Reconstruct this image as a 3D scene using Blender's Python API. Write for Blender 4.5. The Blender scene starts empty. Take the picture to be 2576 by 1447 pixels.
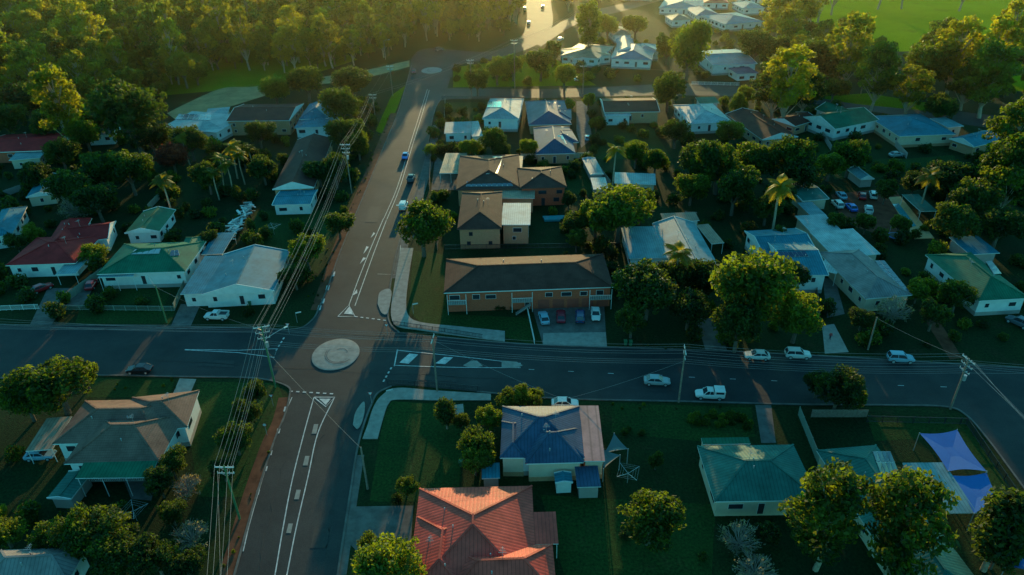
import bpy, math, random
import numpy as np
from mathutils import Vector, Matrix
random.seed(7); rng=np.random.default_rng(7)
scene=bpy.context.scene
# ------------------------------------------------------------ survey camera (plan rectification)
FPX=1850.0; CX,CY=1288.0,723.5; PIT=math.radians(31); ROLL=math.radians(1.2); H=80.0
Fv=Vector((0,math.cos(PIT),-math.sin(PIT))); R0=Vector((1,0,0)); U0=Vector((0,math.sin(PIT),math.cos(PIT)))
Rv=R0*math.cos(ROLL)-U0*math.sin(ROLL); Uv=U0*math.cos(ROLL)+R0*math.sin(ROLL)
CAM=Vector((0,0,H))
def G(u,v,z=0.0):
    d=Fv+Rv*((u-CX)/FPX)-Uv*((v-CY)/FPX)
    t=(z-H)/d.z
    return CAM+d*t
def depth(P): return (P-CAM).dot(Fv)
def proj(P):
    q=P-CAM; w=q.dot(Fv)
    return CX+FPX*q.dot(Rv)/w, CY-FPX*q.dot(Uv)/w
cam=bpy.data.cameras.new("camera"); co=bpy.data.objects.new("camera",cam); scene.collection.objects.link(co)
cam.sensor_width=36; cam.lens=FPX/2576*36; cam.clip_start=1; cam.clip_end=6000
M=Matrix((( Rv.x,Uv.x,-Fv.x,0),(Rv.y,Uv.y,-Fv.y,0),(Rv.z,Uv.z,-Fv.z,H),(0,0,0,1)))
co.matrix_world=M; scene.camera=co
scene.view_settings.view_transform='Standard'; scene.view_settings.look='None'; scene.view_settings.exposure=0
# ------------------------------------------------------------ light
SEL=math.radians(7.8); SAZ=math.radians(3.0)
S=Vector((math.sin(SAZ)*math.cos(SEL),math.cos(SAZ)*math.cos(SEL),math.sin(SEL)))
sl=bpy.data.lights.new("sun",'SUN'); sl.energy=5.0; sl.angle=math.radians(0.5); sl.color=(1,0.72,0.30)
so=bpy.data.objects.new("sun",sl); so.rotation_euler=S.to_track_quat('Z','Y').to_euler(); scene.collection.objects.link(so)
w=bpy.data.worlds.new("World"); scene.world=w; w.use_nodes=True
nt=w.node_tree; bg=nt.nodes['Background']; sky=nt.nodes.new('ShaderNodeTexSky'); sky.sky_type='NISHITA'; sky.sun_disc=False
sky.sun_elevation=SEL; sky.sun_rotation=SAZ
mx=nt.nodes.new('ShaderNodeMix'); mx.data_type='RGBA'; mx.blend_type='MULTIPLY'; mx.inputs[0].default_value=1
mx.inputs[7].default_value=(0.38,1.95,2.35,1)
nt.links.new(sky.outputs[0],mx.inputs[6]); nt.links.new(mx.outputs[2],bg.inputs[0]); bg.inputs[1].default_value=0.15
# ------------------------------------------------------------ materials
def newmat(name):
    m=bpy.data.materials.new(name); m.use_nodes=True; n=m.node_tree; return m,n,n.nodes['Principled BSDF']
def N(n,t,**k):
    x=n.nodes.new(t)
    for a,b in k.items(): setattr(x,a,b)
    return x
_mc={}
def mat(name,col,rough=0.7,var=0.25,scale=0.6,metal=0.0,bump=0.0):
    if name in _mc: return _mc[name]
    m,n,p=newmat(name)
    g=N(n,'ShaderNodeNewGeometry'); nz=N(n,'ShaderNodeTexNoise'); nz.inputs['Scale'].default_value=scale; nz.inputs['Detail'].default_value=6
    nz.inputs['Roughness'].default_value=0.65
    n.links.new(g.outputs['Position'],nz.inputs['Vector'])
    r=N(n,'ShaderNodeMapRange'); r.inputs[1].default_value=0.3; r.inputs[2].default_value=0.7; r.inputs[3].default_value=1-var; r.inputs[4].default_value=1+var
    n.links.new(nz.outputs[0],r.inputs[0])
    mm=N(n,'ShaderNodeVectorMath',operation='SCALE'); mm.inputs[0].default_value=col[:3]
    n.links.new(r.outputs[0],mm.inputs['Scale']); n.links.new(mm.outputs[0],p.inputs['Base Color'])
    p.inputs['Roughness'].default_value=rough; p.inputs['Metallic'].default_value=metal
    if rough>.8: p.inputs['Specular IOR Level'].default_value=.15
    if bump>0:
        b=N(n,'ShaderNodeBump'); b.inputs['Distance'].default_value=bump; n.links.new(nz.outputs[0],b.inputs['Height']); n.links.new(b.outputs[0],p.inputs['Normal'])
    _mc[name]=m; return m
def roofmat(name,col,kind='metal',rough=0.45,pitch=0.5):
    if name in _mc: return _mc[name]
    m,n,p=newmat(name)
    uv=N(n,'ShaderNodeUVMap'); uv.uv_map='UVMap'
    sx=N(n,'ShaderNodeSeparateXYZ'); n.links.new(uv.outputs[0],sx.inputs[0])
    def saw(out,per):
        a=N(n,'ShaderNodeMath',operation='DIVIDE'); a.inputs[1].default_value=per; n.links.new(out,a.inputs[0])
        b=N(n,'ShaderNodeMath',operation='FRACT'); n.links.new(a.outputs[0],b.inputs[0])
        c=N(n,'ShaderNodeMath',operation='PINGPONG'); c.inputs[1].default_value=0.5; n.links.new(b.outputs[0],c.inputs[0])
        return c.outputs[0] if kind!='tile' else b.outputs[0]
    hx=saw(sx.outputs[0],pitch)
    r=N(n,'ShaderNodeMapRange'); r.inputs[1].default_value=0.0; r.inputs[2].default_value=0.16 if kind!='tile' else .12; r.inputs[3].default_value=0.6; r.inputs[4].default_value=1
    n.links.new(hx,r.inputs[0]); fac=r.outputs[0]; hh=hx
    if kind=='tile':
        hy=saw(sx.outputs[1],0.38)
        r2=N(n,'ShaderNodeMapRange'); r2.inputs[2].default_value=0.22; r2.inputs[3].default_value=0.6; r2.inputs[4].default_value=1; n.links.new(hy,r2.inputs[0])
        mu=N(n,'ShaderNodeMath',operation='MULTIPLY'); n.links.new(r.outputs[0],mu.inputs[0]); n.links.new(r2.outputs[0],mu.inputs[1]); fac=mu.outputs[0]; hh=fac
    g=N(n,'ShaderNodeNewGeometry'); nz=N(n,'ShaderNodeTexNoise'); nz.inputs['Scale'].default_value=0.35; nz.inputs['Detail'].default_value=8; nz.inputs['Roughness'].default_value=.7
    n.links.new(g.outputs['Position'],nz.inputs['Vector'])
    r3=N(n,'ShaderNodeMapRange'); r3.inputs[1].default_value=.3; r3.inputs[2].default_value=.7; r3.inputs[3].default_value=.62; r3.inputs[4].default_value=1.28; n.links.new(nz.outputs[0],r3.inputs[0])
    m2=N(n,'ShaderNodeMath',operation='MULTIPLY'); n.links.new(fac,m2.inputs[0]); n.links.new(r3.outputs[0],m2.inputs[1])
    mm=N(n,'ShaderNodeVectorMath',operation='SCALE'); mm.inputs[0].default_value=col[:3]; n.links.new(m2.outputs[0],mm.inputs['Scale']); n.links.new(mm.outputs[0],p.inputs['Base Color'])
    b=N(n,'ShaderNodeBump'); b.inputs['Distance'].default_value=0.05; b.inputs['Strength'].default_value=.5; n.links.new(hh,b.inputs['Height']); n.links.new(b.outputs[0],p.inputs['Normal'])
    p.inputs['Roughness'].default_value=rough; p.inputs['Specular IOR Level'].default_value=.16
    _mc[name]=m; return m
def brickmat(name,c1,c2,mortar):
    if name in _mc: return _mc[name]
    m,n,p=newmat(name)
    g=N(n,'ShaderNodeNewGeometry'); sx=N(n,'ShaderNodeSeparateXYZ'); n.links.new(g.outputs['Position'],sx.inputs[0])
    ad=N(n,'ShaderNodeMath',operation='ADD'); n.links.new(sx.outputs[0],ad.inputs[0]); n.links.new(sx.outputs[1],ad.inputs[1])
    cb=N(n,'ShaderNodeCombineXYZ'); n.links.new(ad.outputs[0],cb.inputs[0]); n.links.new(sx.outputs[2],cb.inputs[1])
    br=N(n,'ShaderNodeTexBrick'); br.inputs['Scale'].default_value=2.2; br.inputs['Color1'].default_value=(*c1,1); br.inputs['Color2'].default_value=(*c2,1); br.inputs['Mortar'].default_value=(*mortar,1)
    br.inputs['Mortar Size'].default_value=.01
    n.links.new(cb.outputs[0],br.inputs['Vector']); n.links.new(br.outputs['Color'],p.inputs['Base Color']); p.inputs['Roughness'].default_value=.85
    _mc[name]=m; return m
def leafmat(name,dark,light,trans=0.4):
    m,n,p=newmat(name)
    at=N(n,'ShaderNodeAttribute'); at.attribute_name='tint'
    oi=N(n,'ShaderNodeObjectInfo')
    mr=N(n,'ShaderNodeMapRange'); mr.inputs[3].default_value=-.36; mr.inputs[4].default_value=.34; n.links.new(oi.outputs['Random'],mr.inputs[0])
    ad=N(n,'ShaderNodeMath',operation='ADD',use_clamp=True); n.links.new(at.outputs['Fac'],ad.inputs[0]); n.links.new(mr.outputs[0],ad.inputs[1])
    mi=N(n,'ShaderNodeMix',data_type='RGBA'); mi.inputs[6].default_value=(*dark,1); mi.inputs[7].default_value=(*light,1); n.links.new(ad.outputs[0],mi.inputs[0])
    n.links.new(mi.outputs[2],p.inputs['Base Color']); p.inputs['Roughness'].default_value=.6; p.inputs['Specular IOR Level'].default_value=.25
    tr=N(n,'ShaderNodeBsdfTranslucent'); sc=N(n,'ShaderNodeMix',data_type='RGBA',blend_type='MULTIPLY'); sc.inputs[0].default_value=1; sc.inputs[7].default_value=(3.7,3.1,.7,1)
    n.links.new(mi.outputs[2],sc.inputs[6]); n.links.new(sc.outputs[2],tr.inputs[0])
    ms=N(n,'ShaderNodeMixShader'); ms.inputs[0].default_value=trans; n.links.new(p.outputs[0],ms.inputs[1]); n.links.new(tr.outputs[0],ms.inputs[2])
    n.links.new(ms.outputs[0],n.nodes['Material Output'].inputs[0])
    return m
LEAF=leafmat("foliage",(0.022,0.042,0.009),(0.11,0.14,0.017),.5)
LEAFD=leafmat("foliage_dark",(0.014,0.030,0.010),(0.055,0.08,0.014),.45)
LEAFG=leafmat("foliage_gum",(0.055,0.07,0.012),(0.19,0.18,0.02),.58)
LEAFP=leafmat("foliage_pale",(0.12,0.11,0.08),(0.22,0.18,0.13),.25)
LEAFR=leafmat("foliage_red",(0.08,0.02,0.015),(0.24,0.05,0.02),.3)
BARK=mat("bark",(0.16,0.11,0.075),.9,.35,3)
BARKG=mat("gum_bark",(0.4,0.28,0.18),.85,.3,2)
WHITE=mat("white_paint",(0.76,0.7,0.62),.6,.1,.8)
CREAM=mat("cream_paint",(0.7,0.5,0.33),.7,.1,.8)
GREYW=mat("grey_wall",(0.42,0.32,0.26),.7,.1,.8)
TAN=brickmat("tan_brick",(0.6,0.28,0.13),(0.5,0.22,0.10),(0.42,0.27,0.18))
ORB=brickmat("orange_brick",(0.66,0.11,0.04),(0.55,0.08,0.03),(0.45,0.18,0.11))
GLASS=mat("window_glass",(0.03,0.035,0.04),.08,.2,.5)
DARK=mat("dark_metal",(0.03,0.03,0.032),.5,.2,1)
STEEL=mat("galvanised_steel",(0.5,0.44,0.4),.4,.15,2,.3)
CONC=mat("concrete",(0.34,0.27,0.22),.85,.25,.9)
CONCD=mat("old_concrete",(0.16,0.125,0.105),.9,.35,.6)
PAINT=mat("road_paint",(0.6,0.5,0.45),.6,.4,1.2)
DIRT=mat("red_dirt",(0.17,0.055,0.028),.95,.45,.5)
TANDIRT=mat("bare_earth",(0.45,0.26,0.11),.95,.3,.2)
WOOD=mat("pole_timber",(0.3,0.2,0.14),.9,.3,3)
WOODG=mat("treated_pole",(0.1,0.2,0.08),.85,.25,2)
SOLAR=mat("solar_cell",(0.02,0.03,0.07),.15,.2,1)
def _r(nm,c,k='metal',ro=.6,p=.5): return roofmat(nm,c,k,ro,p)
R_RED=_r("red_metal_roof",(0.75,0.085,0.055)); R_BLUE=_r("blue_metal_roof",(0.05,0.085,0.14)); R_PALE=_r("pale_metal_roof",(0.2,0.31,0.31))
R_GRN=_r("green_metal_roof",(0.012,0.14,0.07)); R_TEAL=_r("teal_metal_roof",(0.04,0.155,0.12)); R_BRN=_r("brown_tile_roof",(0.13,0.045,0.03),'tile',.8,.35)
R_GTI=_r("grey_tile_roof",(0.24,0.12,0.085),'tile',.8,.35); R_WHT=_r("white_metal_roof",(0.4,0.45,0.42)); R_CYN=_r("light_blue_metal_roof",(0.03,0.19,0.24)); R_GRY=_r("grey_metal_roof",(0.26,0.21,0.19))
R_MAR=_r("maroon_tile_roof",(0.45,0.028,0.025),'tile',.8,.35); R_PNK=_r("striped_roof_sheet",(0.55,0.22,0.2),'metal',.5,1.3); R_TAN=_r("tan_roof",(0.42,0.25,0.16))
def grassmat(name,c1,c2,c3,s=1.0,spec=.1):
    m,n,p=newmat(name); g=N(n,'ShaderNodeNewGeometry')
    def nz(sc,d=6):
        x=N(n,'ShaderNodeTexNoise'); x.inputs['Scale'].default_value=sc; x.inputs['Detail'].default_value=d; x.inputs['Roughness'].default_value=.65; n.links.new(g.outputs['Position'],x.inputs['Vector']); return x.outputs[0]
    def ramp(o,a,b):
        r=N(n,'ShaderNodeMapRange'); r.inputs[1].default_value=a; r.inputs[2].default_value=b; n.links.new(o,r.inputs[0]); return r.outputs[0]
    a=N(n,'ShaderNodeMix',data_type='RGBA'); a.inputs[6].default_value=(*c1,1); a.inputs[7].default_value=(*c2,1); n.links.new(ramp(nz(.06*s),.35,.65),a.inputs[0])
    b=N(n,'ShaderNodeMix',data_type='RGBA'); b.inputs[7].default_value=(*c3,1); n.links.new(a.outputs[2],b.inputs[6]); n.links.new(ramp(nz(.21*s,8),.55,.78),b.inputs[0])
    f=N(n,'ShaderNodeMapRange'); f.inputs[1].default_value=.3; f.inputs[2].default_value=.7; f.inputs[3].default_value=.4; f.inputs[4].default_value=1.6; n.links.new(nz(2.5,8),f.inputs[0])
    mm=N(n,'ShaderNodeVectorMath',operation='SCALE'); n.links.new(b.outputs[2],mm.inputs[0]); n.links.new(f.outputs[0],mm.inputs['Scale']); n.links.new(mm.outputs[0],p.inputs['Base Color'])
    bp=N(n,'ShaderNodeBump'); bp.inputs['Distance'].default_value=.15; n.links.new(nz(5,6),bp.inputs['Height']); n.links.new(bp.outputs[0],p.inputs['Normal'])
    p.inputs['Roughness'].default_value=.95; p.inputs['Specular IOR Level'].default_value=spec
    return m
GRASS=grassmat("grass",(0.013,0.026,0.008),(0.02,0.04,0.010),(0.055,0.036,0.016))
LAWN=grassmat("lawn_grass",(0.017,0.046,0.010),(0.028,0.062,0.012),(0.055,0.055,0.017),1.4)
FIELD=grassmat("field_grass",(0.20,0.28,0.008),(0.27,0.33,0.012),(0.2,0.2,0.018),.5,.0)
CLEAR=grassmat("clearing_grass",(0.11,0.155,0.008),(0.16,0.19,0.012),(0.2,0.14,0.04),1,.0)
def asphalt():
    m,n,p=newmat("asphalt"); g=N(n,'ShaderNodeNewGeometry')
    def nz(sc,d=6):
        x=N(n,'ShaderNodeTexNoise'); x.inputs['Scale'].default_value=sc; x.inputs['Detail'].default_value=d; x.inputs['Roughness'].default_value=.7; n.links.new(g.outputs['Position'],x.inputs['Vector']); return x.outputs[0]
    a=N(n,'ShaderNodeMix',data_type='RGBA'); a.inputs[6].default_value=(0.036,0.033,0.032,1); a.inputs[7].default_value=(0.062,0.054,0.05,1)
    r=N(n,'ShaderNodeMapRange'); r.inputs[1].default_value=.38; r.inputs[2].default_value=.66; n.links.new(nz(.09,9),r.inputs[0]); n.links.new(r.outputs[0],a.inputs[0])
    f=N(n,'ShaderNodeMapRange'); f.inputs[1].default_value=.3; f.inputs[2].default_value=.7; f.inputs[3].default_value=.78; f.inputs[4].default_value=1.2; n.links.new(nz(6,4),f.inputs[0])
    mm=N(n,'ShaderNodeVectorMath',operation='SCALE'); n.links.new(a.outputs[2],mm.inputs[0]); n.links.new(f.outputs[0],mm.inputs['Scale']); n.links.new(mm.outputs[0],p.inputs['Base Color'])
    bp=N(n,'ShaderNodeBump'); bp.inputs['Distance'].default_value=.03; n.links.new(nz(9,4),bp.inputs['Height']); n.links.new(bp.outputs[0],p.inputs['Normal'])
    p.inputs['Roughness'].default_value=.72; p.inputs['Specular IOR Level'].default_value=.13
    return m
ASPH=asphalt()
# ------------------------------------------------------------ mesh builder
class MB:
    def __init__(s): s.v=[]; s.f=[]; s.m=[]; s.uv=[]; s.mats=[]
    def mi(s,m):
        if m not in s.mats: s.mats.append(m)
        return s.mats.index(m)
    def face(s,pts,m,uv=None):
        b=len(s.v); s.v+= [tuple(p) for p in pts]; s.f.append(tuple(range(b,b+len(pts)))); s.m.append(s.mi(m)); s.uv.append(uv)
    def box(s,O,ux,uy,x0,x1,y0,y1,z0,z1,m):
        c=[]
        for z in (z0,z1):
            for (x,y) in ((x0,y0),(x1,y0),(x1,y1),(x0,y1)):
                q=O+ux*x+uy*y; c.append((q.x,q.y,z))
        for f in ((0,3,2,1),(4,5,6,7),(0,1,5,4),(1,2,6,5),(2,3,7,6),(3,0,4,7)): s.face([c[i] for i in f],m)
    def beam(s,A,B,wd,ht,m,up=Vector((0,0,1))):
        A=Vector(A);B=Vector(B); d=(B-A)
        if d.length<1e-4: return
        d.normalize()
        if abs(d.dot(up))>.95: up=Vector((0,1,0))
        r=d.cross(up).normalized(); u=r.cross(d)
        c=[]
        for P in (A,B):
            for (x,y) in ((-1,-1),(1,-1),(1,1),(-1,1)): c.append(P+r*(x*wd/2)+u*(y*ht/2))
        for f in ((0,3,2,1),(4,5,6,7),(0,1,5,4),(1,2,6,5),(2,3,7,6),(3,0,4,7)): s.face([c[i] for i in f],m)
    def cyl(s,A,B,r0,r1,m,n=8,cap=True):
        A=Vector(A);B=Vector(B); d=(B-A).normalized(); up=Vector((0,0,1)) if abs(d.z)<.95 else Vector((0,1,0))
        r=d.cross(up).normalized(); u=r.cross(d)
        a=[A+(r*math.cos(2*math.pi*i/n)+u*math.sin(2*math.pi*i/n))*r0 for i in range(n)]
        b=[B+(r*math.cos(2*math.pi*i/n)+u*math.sin(2*math.pi*i/n))*r1 for i in range(n)]
        for i in range(n):
            j=(i+1)%n; s.face([a[i],a[j],b[j],b[i]],m)
        if cap: s.face(a[::-1],m); s.face(b,m)
    def obj(s,name,parent=None,c=Vector((0,0,0)),link=True):
        me=bpy.data.meshes.new(name)
        me.from_pydata([(p[0]-c.x,p[1]-c.y,p[2]-c.z) for p in s.v],[],s.f)
        for m in s.mats: me.materials.append(m)
        me.polygons.foreach_set('material_index',s.m)
        if any(u is not None for u in s.uv):
            L=me.uv_layers.new(name='UVMap'); k=0
            for f,u in zip(s.f,s.uv):
                for i in range(len(f)):
                    if u: L.data[k].uv=u[i]
                    k+=1
        me.update()
        if not link: return me
        o=bpy.data.objects.new(name,me); scene.collection.objects.link(o)
        if parent: o.parent=parent
        else: o.location=c
        return o
def empty(name,c=Vector((0,0,0))):
    o=bpy.data.objects.new(name,None); o.location=c; o.empty_display_size=.5; scene.collection.objects.link(o); return o
# ------------------------------------------------------------ polylines
def smooth(pts,k=6):
    P=[Vector(p) for p in pts]
    if len(P)<3: return P
    out=[]
    Q=[P[0]*2-P[1]]+P+[P[-1]*2-P[-2]]
    for i in range(1,len(Q)-2):
        a,b,c,d=Q[i-1],Q[i],Q[i+1],Q[i+2]
        for j in range(k):
            t=j/k
            out.append(.5*((2*b)+(c-a)*t+(2*a-5*b+4*c-d)*t*t+(3*b-a-3*c+d)*t**3))
    out.append(P[-1]); return out
def W(pts,z=0): return [G(u,v,z) for u,v in pts]
blocked=[]
def poly(name,pts,z,m,block=True,slab=0,smooth_k=0):
    P=smooth(pts+[pts[0]],smooth_k)[:-1] if smooth_k else pts
    mb=MB(); mb.face([(p.x,p.y,z) for p in P],m)
    a=sum(P[i].x*P[(i+1)%len(P)].y-P[(i+1)%len(P)].x*P[i].y for i in range(len(P)))
    if a<0: mb.f[0]=tuple(reversed(mb.f[0]))
    if slab:
        for i in range(len(P)):
            p,q=P[i],P[(i+1)%len(P)]; mb.face([(p.x,p.y,0),(q.x,q.y,0),(q.x,q.y,z),(p.x,p.y,z)],m)
    if block: blocked.append([(p.x,p.y) for p in P])
    return mb.obj(name)
def strip(mb,P,wd,z,m,h=0):
    n=len(P); L=[];R=[]
    for i in range(n):
        d=(P[min(i+1,n-1)]-P[max(i-1,0)]); d.z=0; d.normalize(); r=Vector((d.y,-d.x,0))
        L.append(P[i]-r*wd/2); R.append(P[i]+r*wd/2)
    for i in range(n-1):
        a,b,c,d=[(q.x,q.y,z+h) for q in (L[i],R[i],R[i+1],L[i+1])]
        mb.face([a,b,c,d],m)
        if h:
            for (p,q) in ((R[i],R[i+1]),(L[i+1],L[i])): mb.face([(p.x,p.y,z),(q.x,q.y,z),(q.x,q.y,z+h),(p.x,p.y,z+h)],m)
def dash(mb,P,wd,z,m,on,off):
    acc=[0]
    for i in range(1,len(P)): acc.append(acc[-1]+(P[i]-P[i-1]).length)
    def at(s):
        for i in range(1,len(P)):
            if acc[i]>=s: return P[i-1].lerp(P[i],(s-acc[i-1])/max(1e-6,acc[i]-acc[i-1]))
        return P[-1]
    s=0
    while s+on<acc[-1]:
        strip(mb,[at(s),at(s+on)],wd,z,m); s+=on+off
def inpoly(x,y,pl):
    c=False; j=len(pl)-1
    for i in range(len(pl)):
        xi,yi=pl[i]; xj,yj=pl[j]
        if (yi>y)!=(yj>y) and x<(xj-xi)*(y-yi)/(yj-yi)+xi: c=not c
        j=i
    return c
# ------------------------------------------------------------ ground & roads
g=MB(); g.face([(-3000,-600,0),(3000,-600,0),(3000,5000,0),(-3000,5000,0)],GRASS); g.obj("ground")
def kerbs(name,lines):
    mb=MB()
    for l in lines: strip(mb,smooth(W(l),6),.3,0.0,CONCD,.14)
    mb.obj(name)
EWt=[(-400,812),(0,818),(300,820),(620,826),(760,829),(985,834),(1100,848),(1230,860),(1350,868),(1550,875),(1830,884),(2070,896),(2400,916),(2600,928),(2900,945)]
EWb=[(-400,975),(0,952),(250,945),(440,948),(640,952),(740,962),(930,972),(1000,968),(1200,986),(1400,1003),(1740,1011),(2000,1018),(2250,1020),(2380,1024),(2430,1045),(2480,1100),(2540,1180),(2620,1290),(2700,1400),(3300,1400)]
poly("road",smooth(W(EWt))+smooth(W(EWb))[::-1],.02,ASPH)
NLl=[(600,948),(690,956),(722,972),(728,1000),(715,1050),(690,1110),(640,1265),(590,1447),(540,1620)]
NLr=[(1060,972),(985,972),(950,990),(933,1022),(915,1070),(898,1135),(880,1250),(866,1340),(850,1447),(830,1620)]
poly("road",smooth(W(NLl))+smooth(W(NLr))[::-1],.026,ASPH)
NUl=[(640,832),(750,826),(785,806),(805,770),(828,715),(850,650),(880,575),(920,480),(965,370),(1000,285),(1020,220),(1035,165)]
NUr=[(1060,852),(1005,838),(982,815),(976,780),(985,700),(1005,610),(1045,490),(1072,390),(1085,315),(1098,268),(1118,240),(1132,200),(1138,165)]
poly("road",smooth(W(NUl))+smooth(W(NUr))[::-1],.032,ASPH)
XSt=[(1110,222),(1400,224),(1640,213),(1800,211),(1900,225),(2100,245),(2576,300),(2900,340)]
XSb=[(1095,262),(1140,250),(1400,246),(1640,241),(1880,244),(2080,266),(2300,296),(2576,334),(2900,375)]
poly("road",smooth(W(XSt))+smooth(W(XSb))[::-1],.04,ASPH)
TUt=[(1030,175),(1040,140),(1080,122),(1230,130),(1305,98),(1325,50),(1325,-20),(1345,-110)]
TUb=[(1138,195),(1150,165),(1250,146),(1350,113),(1390,62),(1385,-20),(1395,-110)]
poly("road",smooth(W(TUt))+smooth(W(TUb))[::-1],.048,ASPH)
poly("road",smooth(W([(1340,105),(1440,42),(1600,0),(1800,-60)]))+smooth(W([(1360,118),(1460,58),(1620,14),(1830,-48)]))[::-1],.055,ASPH)
poly("dirt_track",smooth(W([(1030,152),(900,180),(725,205),(640,218),(560,222),(480,255),(420,285)]))+smooth(W([(1030,168),(900,200),(730,222),(670,240),(590,265),(520,285),(440,300)]))[::-1],.012,TANDIRT)
kerbs("kerb",[EWt[:4]+[(740,829)]+NUl[2:],NUr[1:11],EWt[6:-1],EWb[:5]+NLl[2:],EWb[8:-1],NLr[1:]])
mb=MB()
strip(mb,smooth(W([(795,780),(818,715),(840,650),(868,575),(908,480),(955,370),(990,285)])),2.2,.016,DIRT)
strip(mb,smooth(W([(716,1000),(700,1060),(672,1120),(622,1265),(570,1447),(520,1620)])),2.0,.016,DIRT)
strip(mb,smooth(W([(1000,700),(1018,600),(1055,490),(1084,390),(1098,315)])),2.5,.016,CONCD)
strip(mb,smooth(W([(905,1145),(888,1250),(874,1340),(858,1447)])),1.4,.016,CONCD)
mb.obj("dirt_shoulder")
poly("footpath",smooth(W([(1008,625),(995,700),(985,765),(985,800),(1000,822),(1060,832),(1210,853),(1270,860)]))+smooth(W([(1270,834),(1150,822),(1060,812),(1028,795),(1022,760),(1028,700),(1040,625)])),.13,CONC,slab=1)
poly("footpath",smooth(W([(1235,1008),(1100,1008),(1000,1006),(978,1016),(965,1050),(950,1105)]))+smooth(W([(912,1105),(925,1070),(940,1025),(962,995),(1000,977),(1100,984),(1235,992)])),.13,CONC,slab=1)
for pl,m in (([(1338,772),(1520,770),(1526,872),(1366,868)],CONCD),([(1366,838),(1524,836),(1527,873),(1366,869)],CONC),([(2068,820),(2098,815),(2135,886),(2075,890)],CONC),
    ([(1900,1019),(1940,1019),(1952,1115),(1915,1115)],CONCD),([(428,1006),(452,952),(494,954),(470,1010)],CONC),([(872,1275),(1040,1272),(1032,1392),(905,1395),(862,1350)],CONCD),
    ([(1750,800),(1800,800),(1830,884),(1775,882)],CONCD),([(120,725),(185,725),(130,818),(75,818)],CONCD),([(225,690),(255,690),(205,775),(165,770)],CONCD),([(455,765),(505,765),(480,820),(430,820)],CONCD),
    ([(2310,780),(2340,770),(2420,900),(2390,905)],DIRT),([(1137,1020),(1165,1016),(1168,1050),(1140,1054)],CONC),([(1450,255),(1475,255),(1490,350),(1462,372),(1450,330)],CONCD),
    ([(2090,490),(2250,470),(2300,560),(2240,600),(2120,560)],DIRT),([(2070,700),(2100,700),(2125,790),(2080,800)],CONCD),([(1095,390),(1150,440),(1160,478),(1085,478)],CONCD),
    ([(310,1205),(395,1210),(380,1260),(330,1255)],CONCD)):
    poly("driveway",W(pl),.014 if m is not CONC else .019,m)
for pl in ([(985,1010),(1170,1020),(1160,1180),(1150,1262),(930,1262),(955,1100),(968,1045)],[(1040,630),(1115,640),(1125,790),(1335,800),(1340,866),(1180,826),(1060,812),(1028,785)],
    [(200,778),(440,780),(430,815),(190,815)],[(240,950),(440,955),(425,1000),(215,1000)],[(2180,1050),(2420,1050),(2560,1250),(2540,1290),(2400,1100),(2200,1110)],
    [(500,960),(700,965),(712,1000),(690,1060),(620,1250),(500,1250),(470,1050)],[(1540,1015),(1890,1025),(1900,1100),(1760,1110),(1540,1090)],[(1360,1245),(1800,1270),(1790,1447),(1420,1447)],[(640,530),(850,530),(800,690),(710,640),(640,620)],[(1130,258),(1205,258),(1205,305),(1120,305)],[(1420,420),(1485,420),(1490,490),(1430,490)],[(270,725),(430,730),(415,768),(240,765)],
    [(2010,340),(2060,330),(2160,400),(2280,400),(2400,390),(2420,440),(2100,450)],[(1490,300),(1640,320),(1690,400),(1500,400)]):
    poly("lawn",W(pl),.008,LAWN,block=False)
poly("field",W([(2030,-10),(2120,-60),(2700,-60),(2700,60),(2490,125),(2260,130),(2170,95),(2050,95)]),.008,FIELD)
poly("field",W([(2380,190),(2600,190),(2600,230),(2400,228)]),.008,FIELD,block=False)
poly("field",W([(-200,150),(430,120),(800,100),(900,150),(700,215),(300,250),(-200,280)]),.006,CLEAR,block=False)
poly("field",W([(1140,170),(1290,150),(1400,150),(1500,215),(1140,220)]),.008,CLEAR,block=False)
poly("field",W([(1020,215),(1000,270),(970,340),(945,330),(985,240)]),.008,CLEAR,block=False)
poly("field",W([(2050,245),(2180,235),(2400,270),(2390,285),(2150,262)]),.045,CLEAR,block=False)
def roundabout(u,v,a,b):
    c=G(u,v); dx=(G(u+a,v)-c).length; dy=(G(u,v-b)-G(u,v+b)).length/2; mb=MB()
    rings=[(1.0,.04),(.99,.13),(.93,.16),(.6,.22),(.0,.25)]
    for k in range(len(rings)-1):
        (r0,z0),(r1,z1)=rings[k],rings[k+1]
        for i in range(48):
            t0=2*math.pi*i/48;t1=2*math.pi*(i+1)/48
            f=lambda r,t,z:(c.x+dx*r*math.cos(t),c.y+dy*r*math.sin(t),z)
            q=[f(r0,t0,z0),f(r0,t1,z0),f(r1,t1,z1)]+([f(r1,t0,z1)] if r1>0 else [])
            mb.face(q,CONC if k else CONCD)
    for rr,a0,a1 in ((.55,2.6,5.2),(.62,2.8,5.6),(.3,0.2,2.4)):
        P=[Vector((c.x+dx*rr*math.cos(a0+(a1-a0)*i/14)+.8,c.y+dy*rr*math.sin(a0+(a1-a0)*i/14),0)) for i in range(15)]
        strip(mb,P,.12,.262,CONCD)
    mb.obj("roundabout")
roundabout(845,892,59,39); roundabout(1086,178,26,8)
mb=MB(); Z=.066
def ln(pts,wd=.16,s=True): strip(mb,smooth(W(pts)) if s else W(pts),wd,Z,PAINT)
ln([(878,768),(905,695),(935,620),(965,550)]); ln([(893,770),(918,700),(945,625),(972,555)])
ln([(966,550),(1000,470),(1030,370),(1055,290),(1075,225)],.14); ln([(973,553),(1006,472),(1036,372),(1061,292),(1080,227)],.14)
ln([(850,797),(893,797),(878,768),(850,797)],.2,False)
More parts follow.
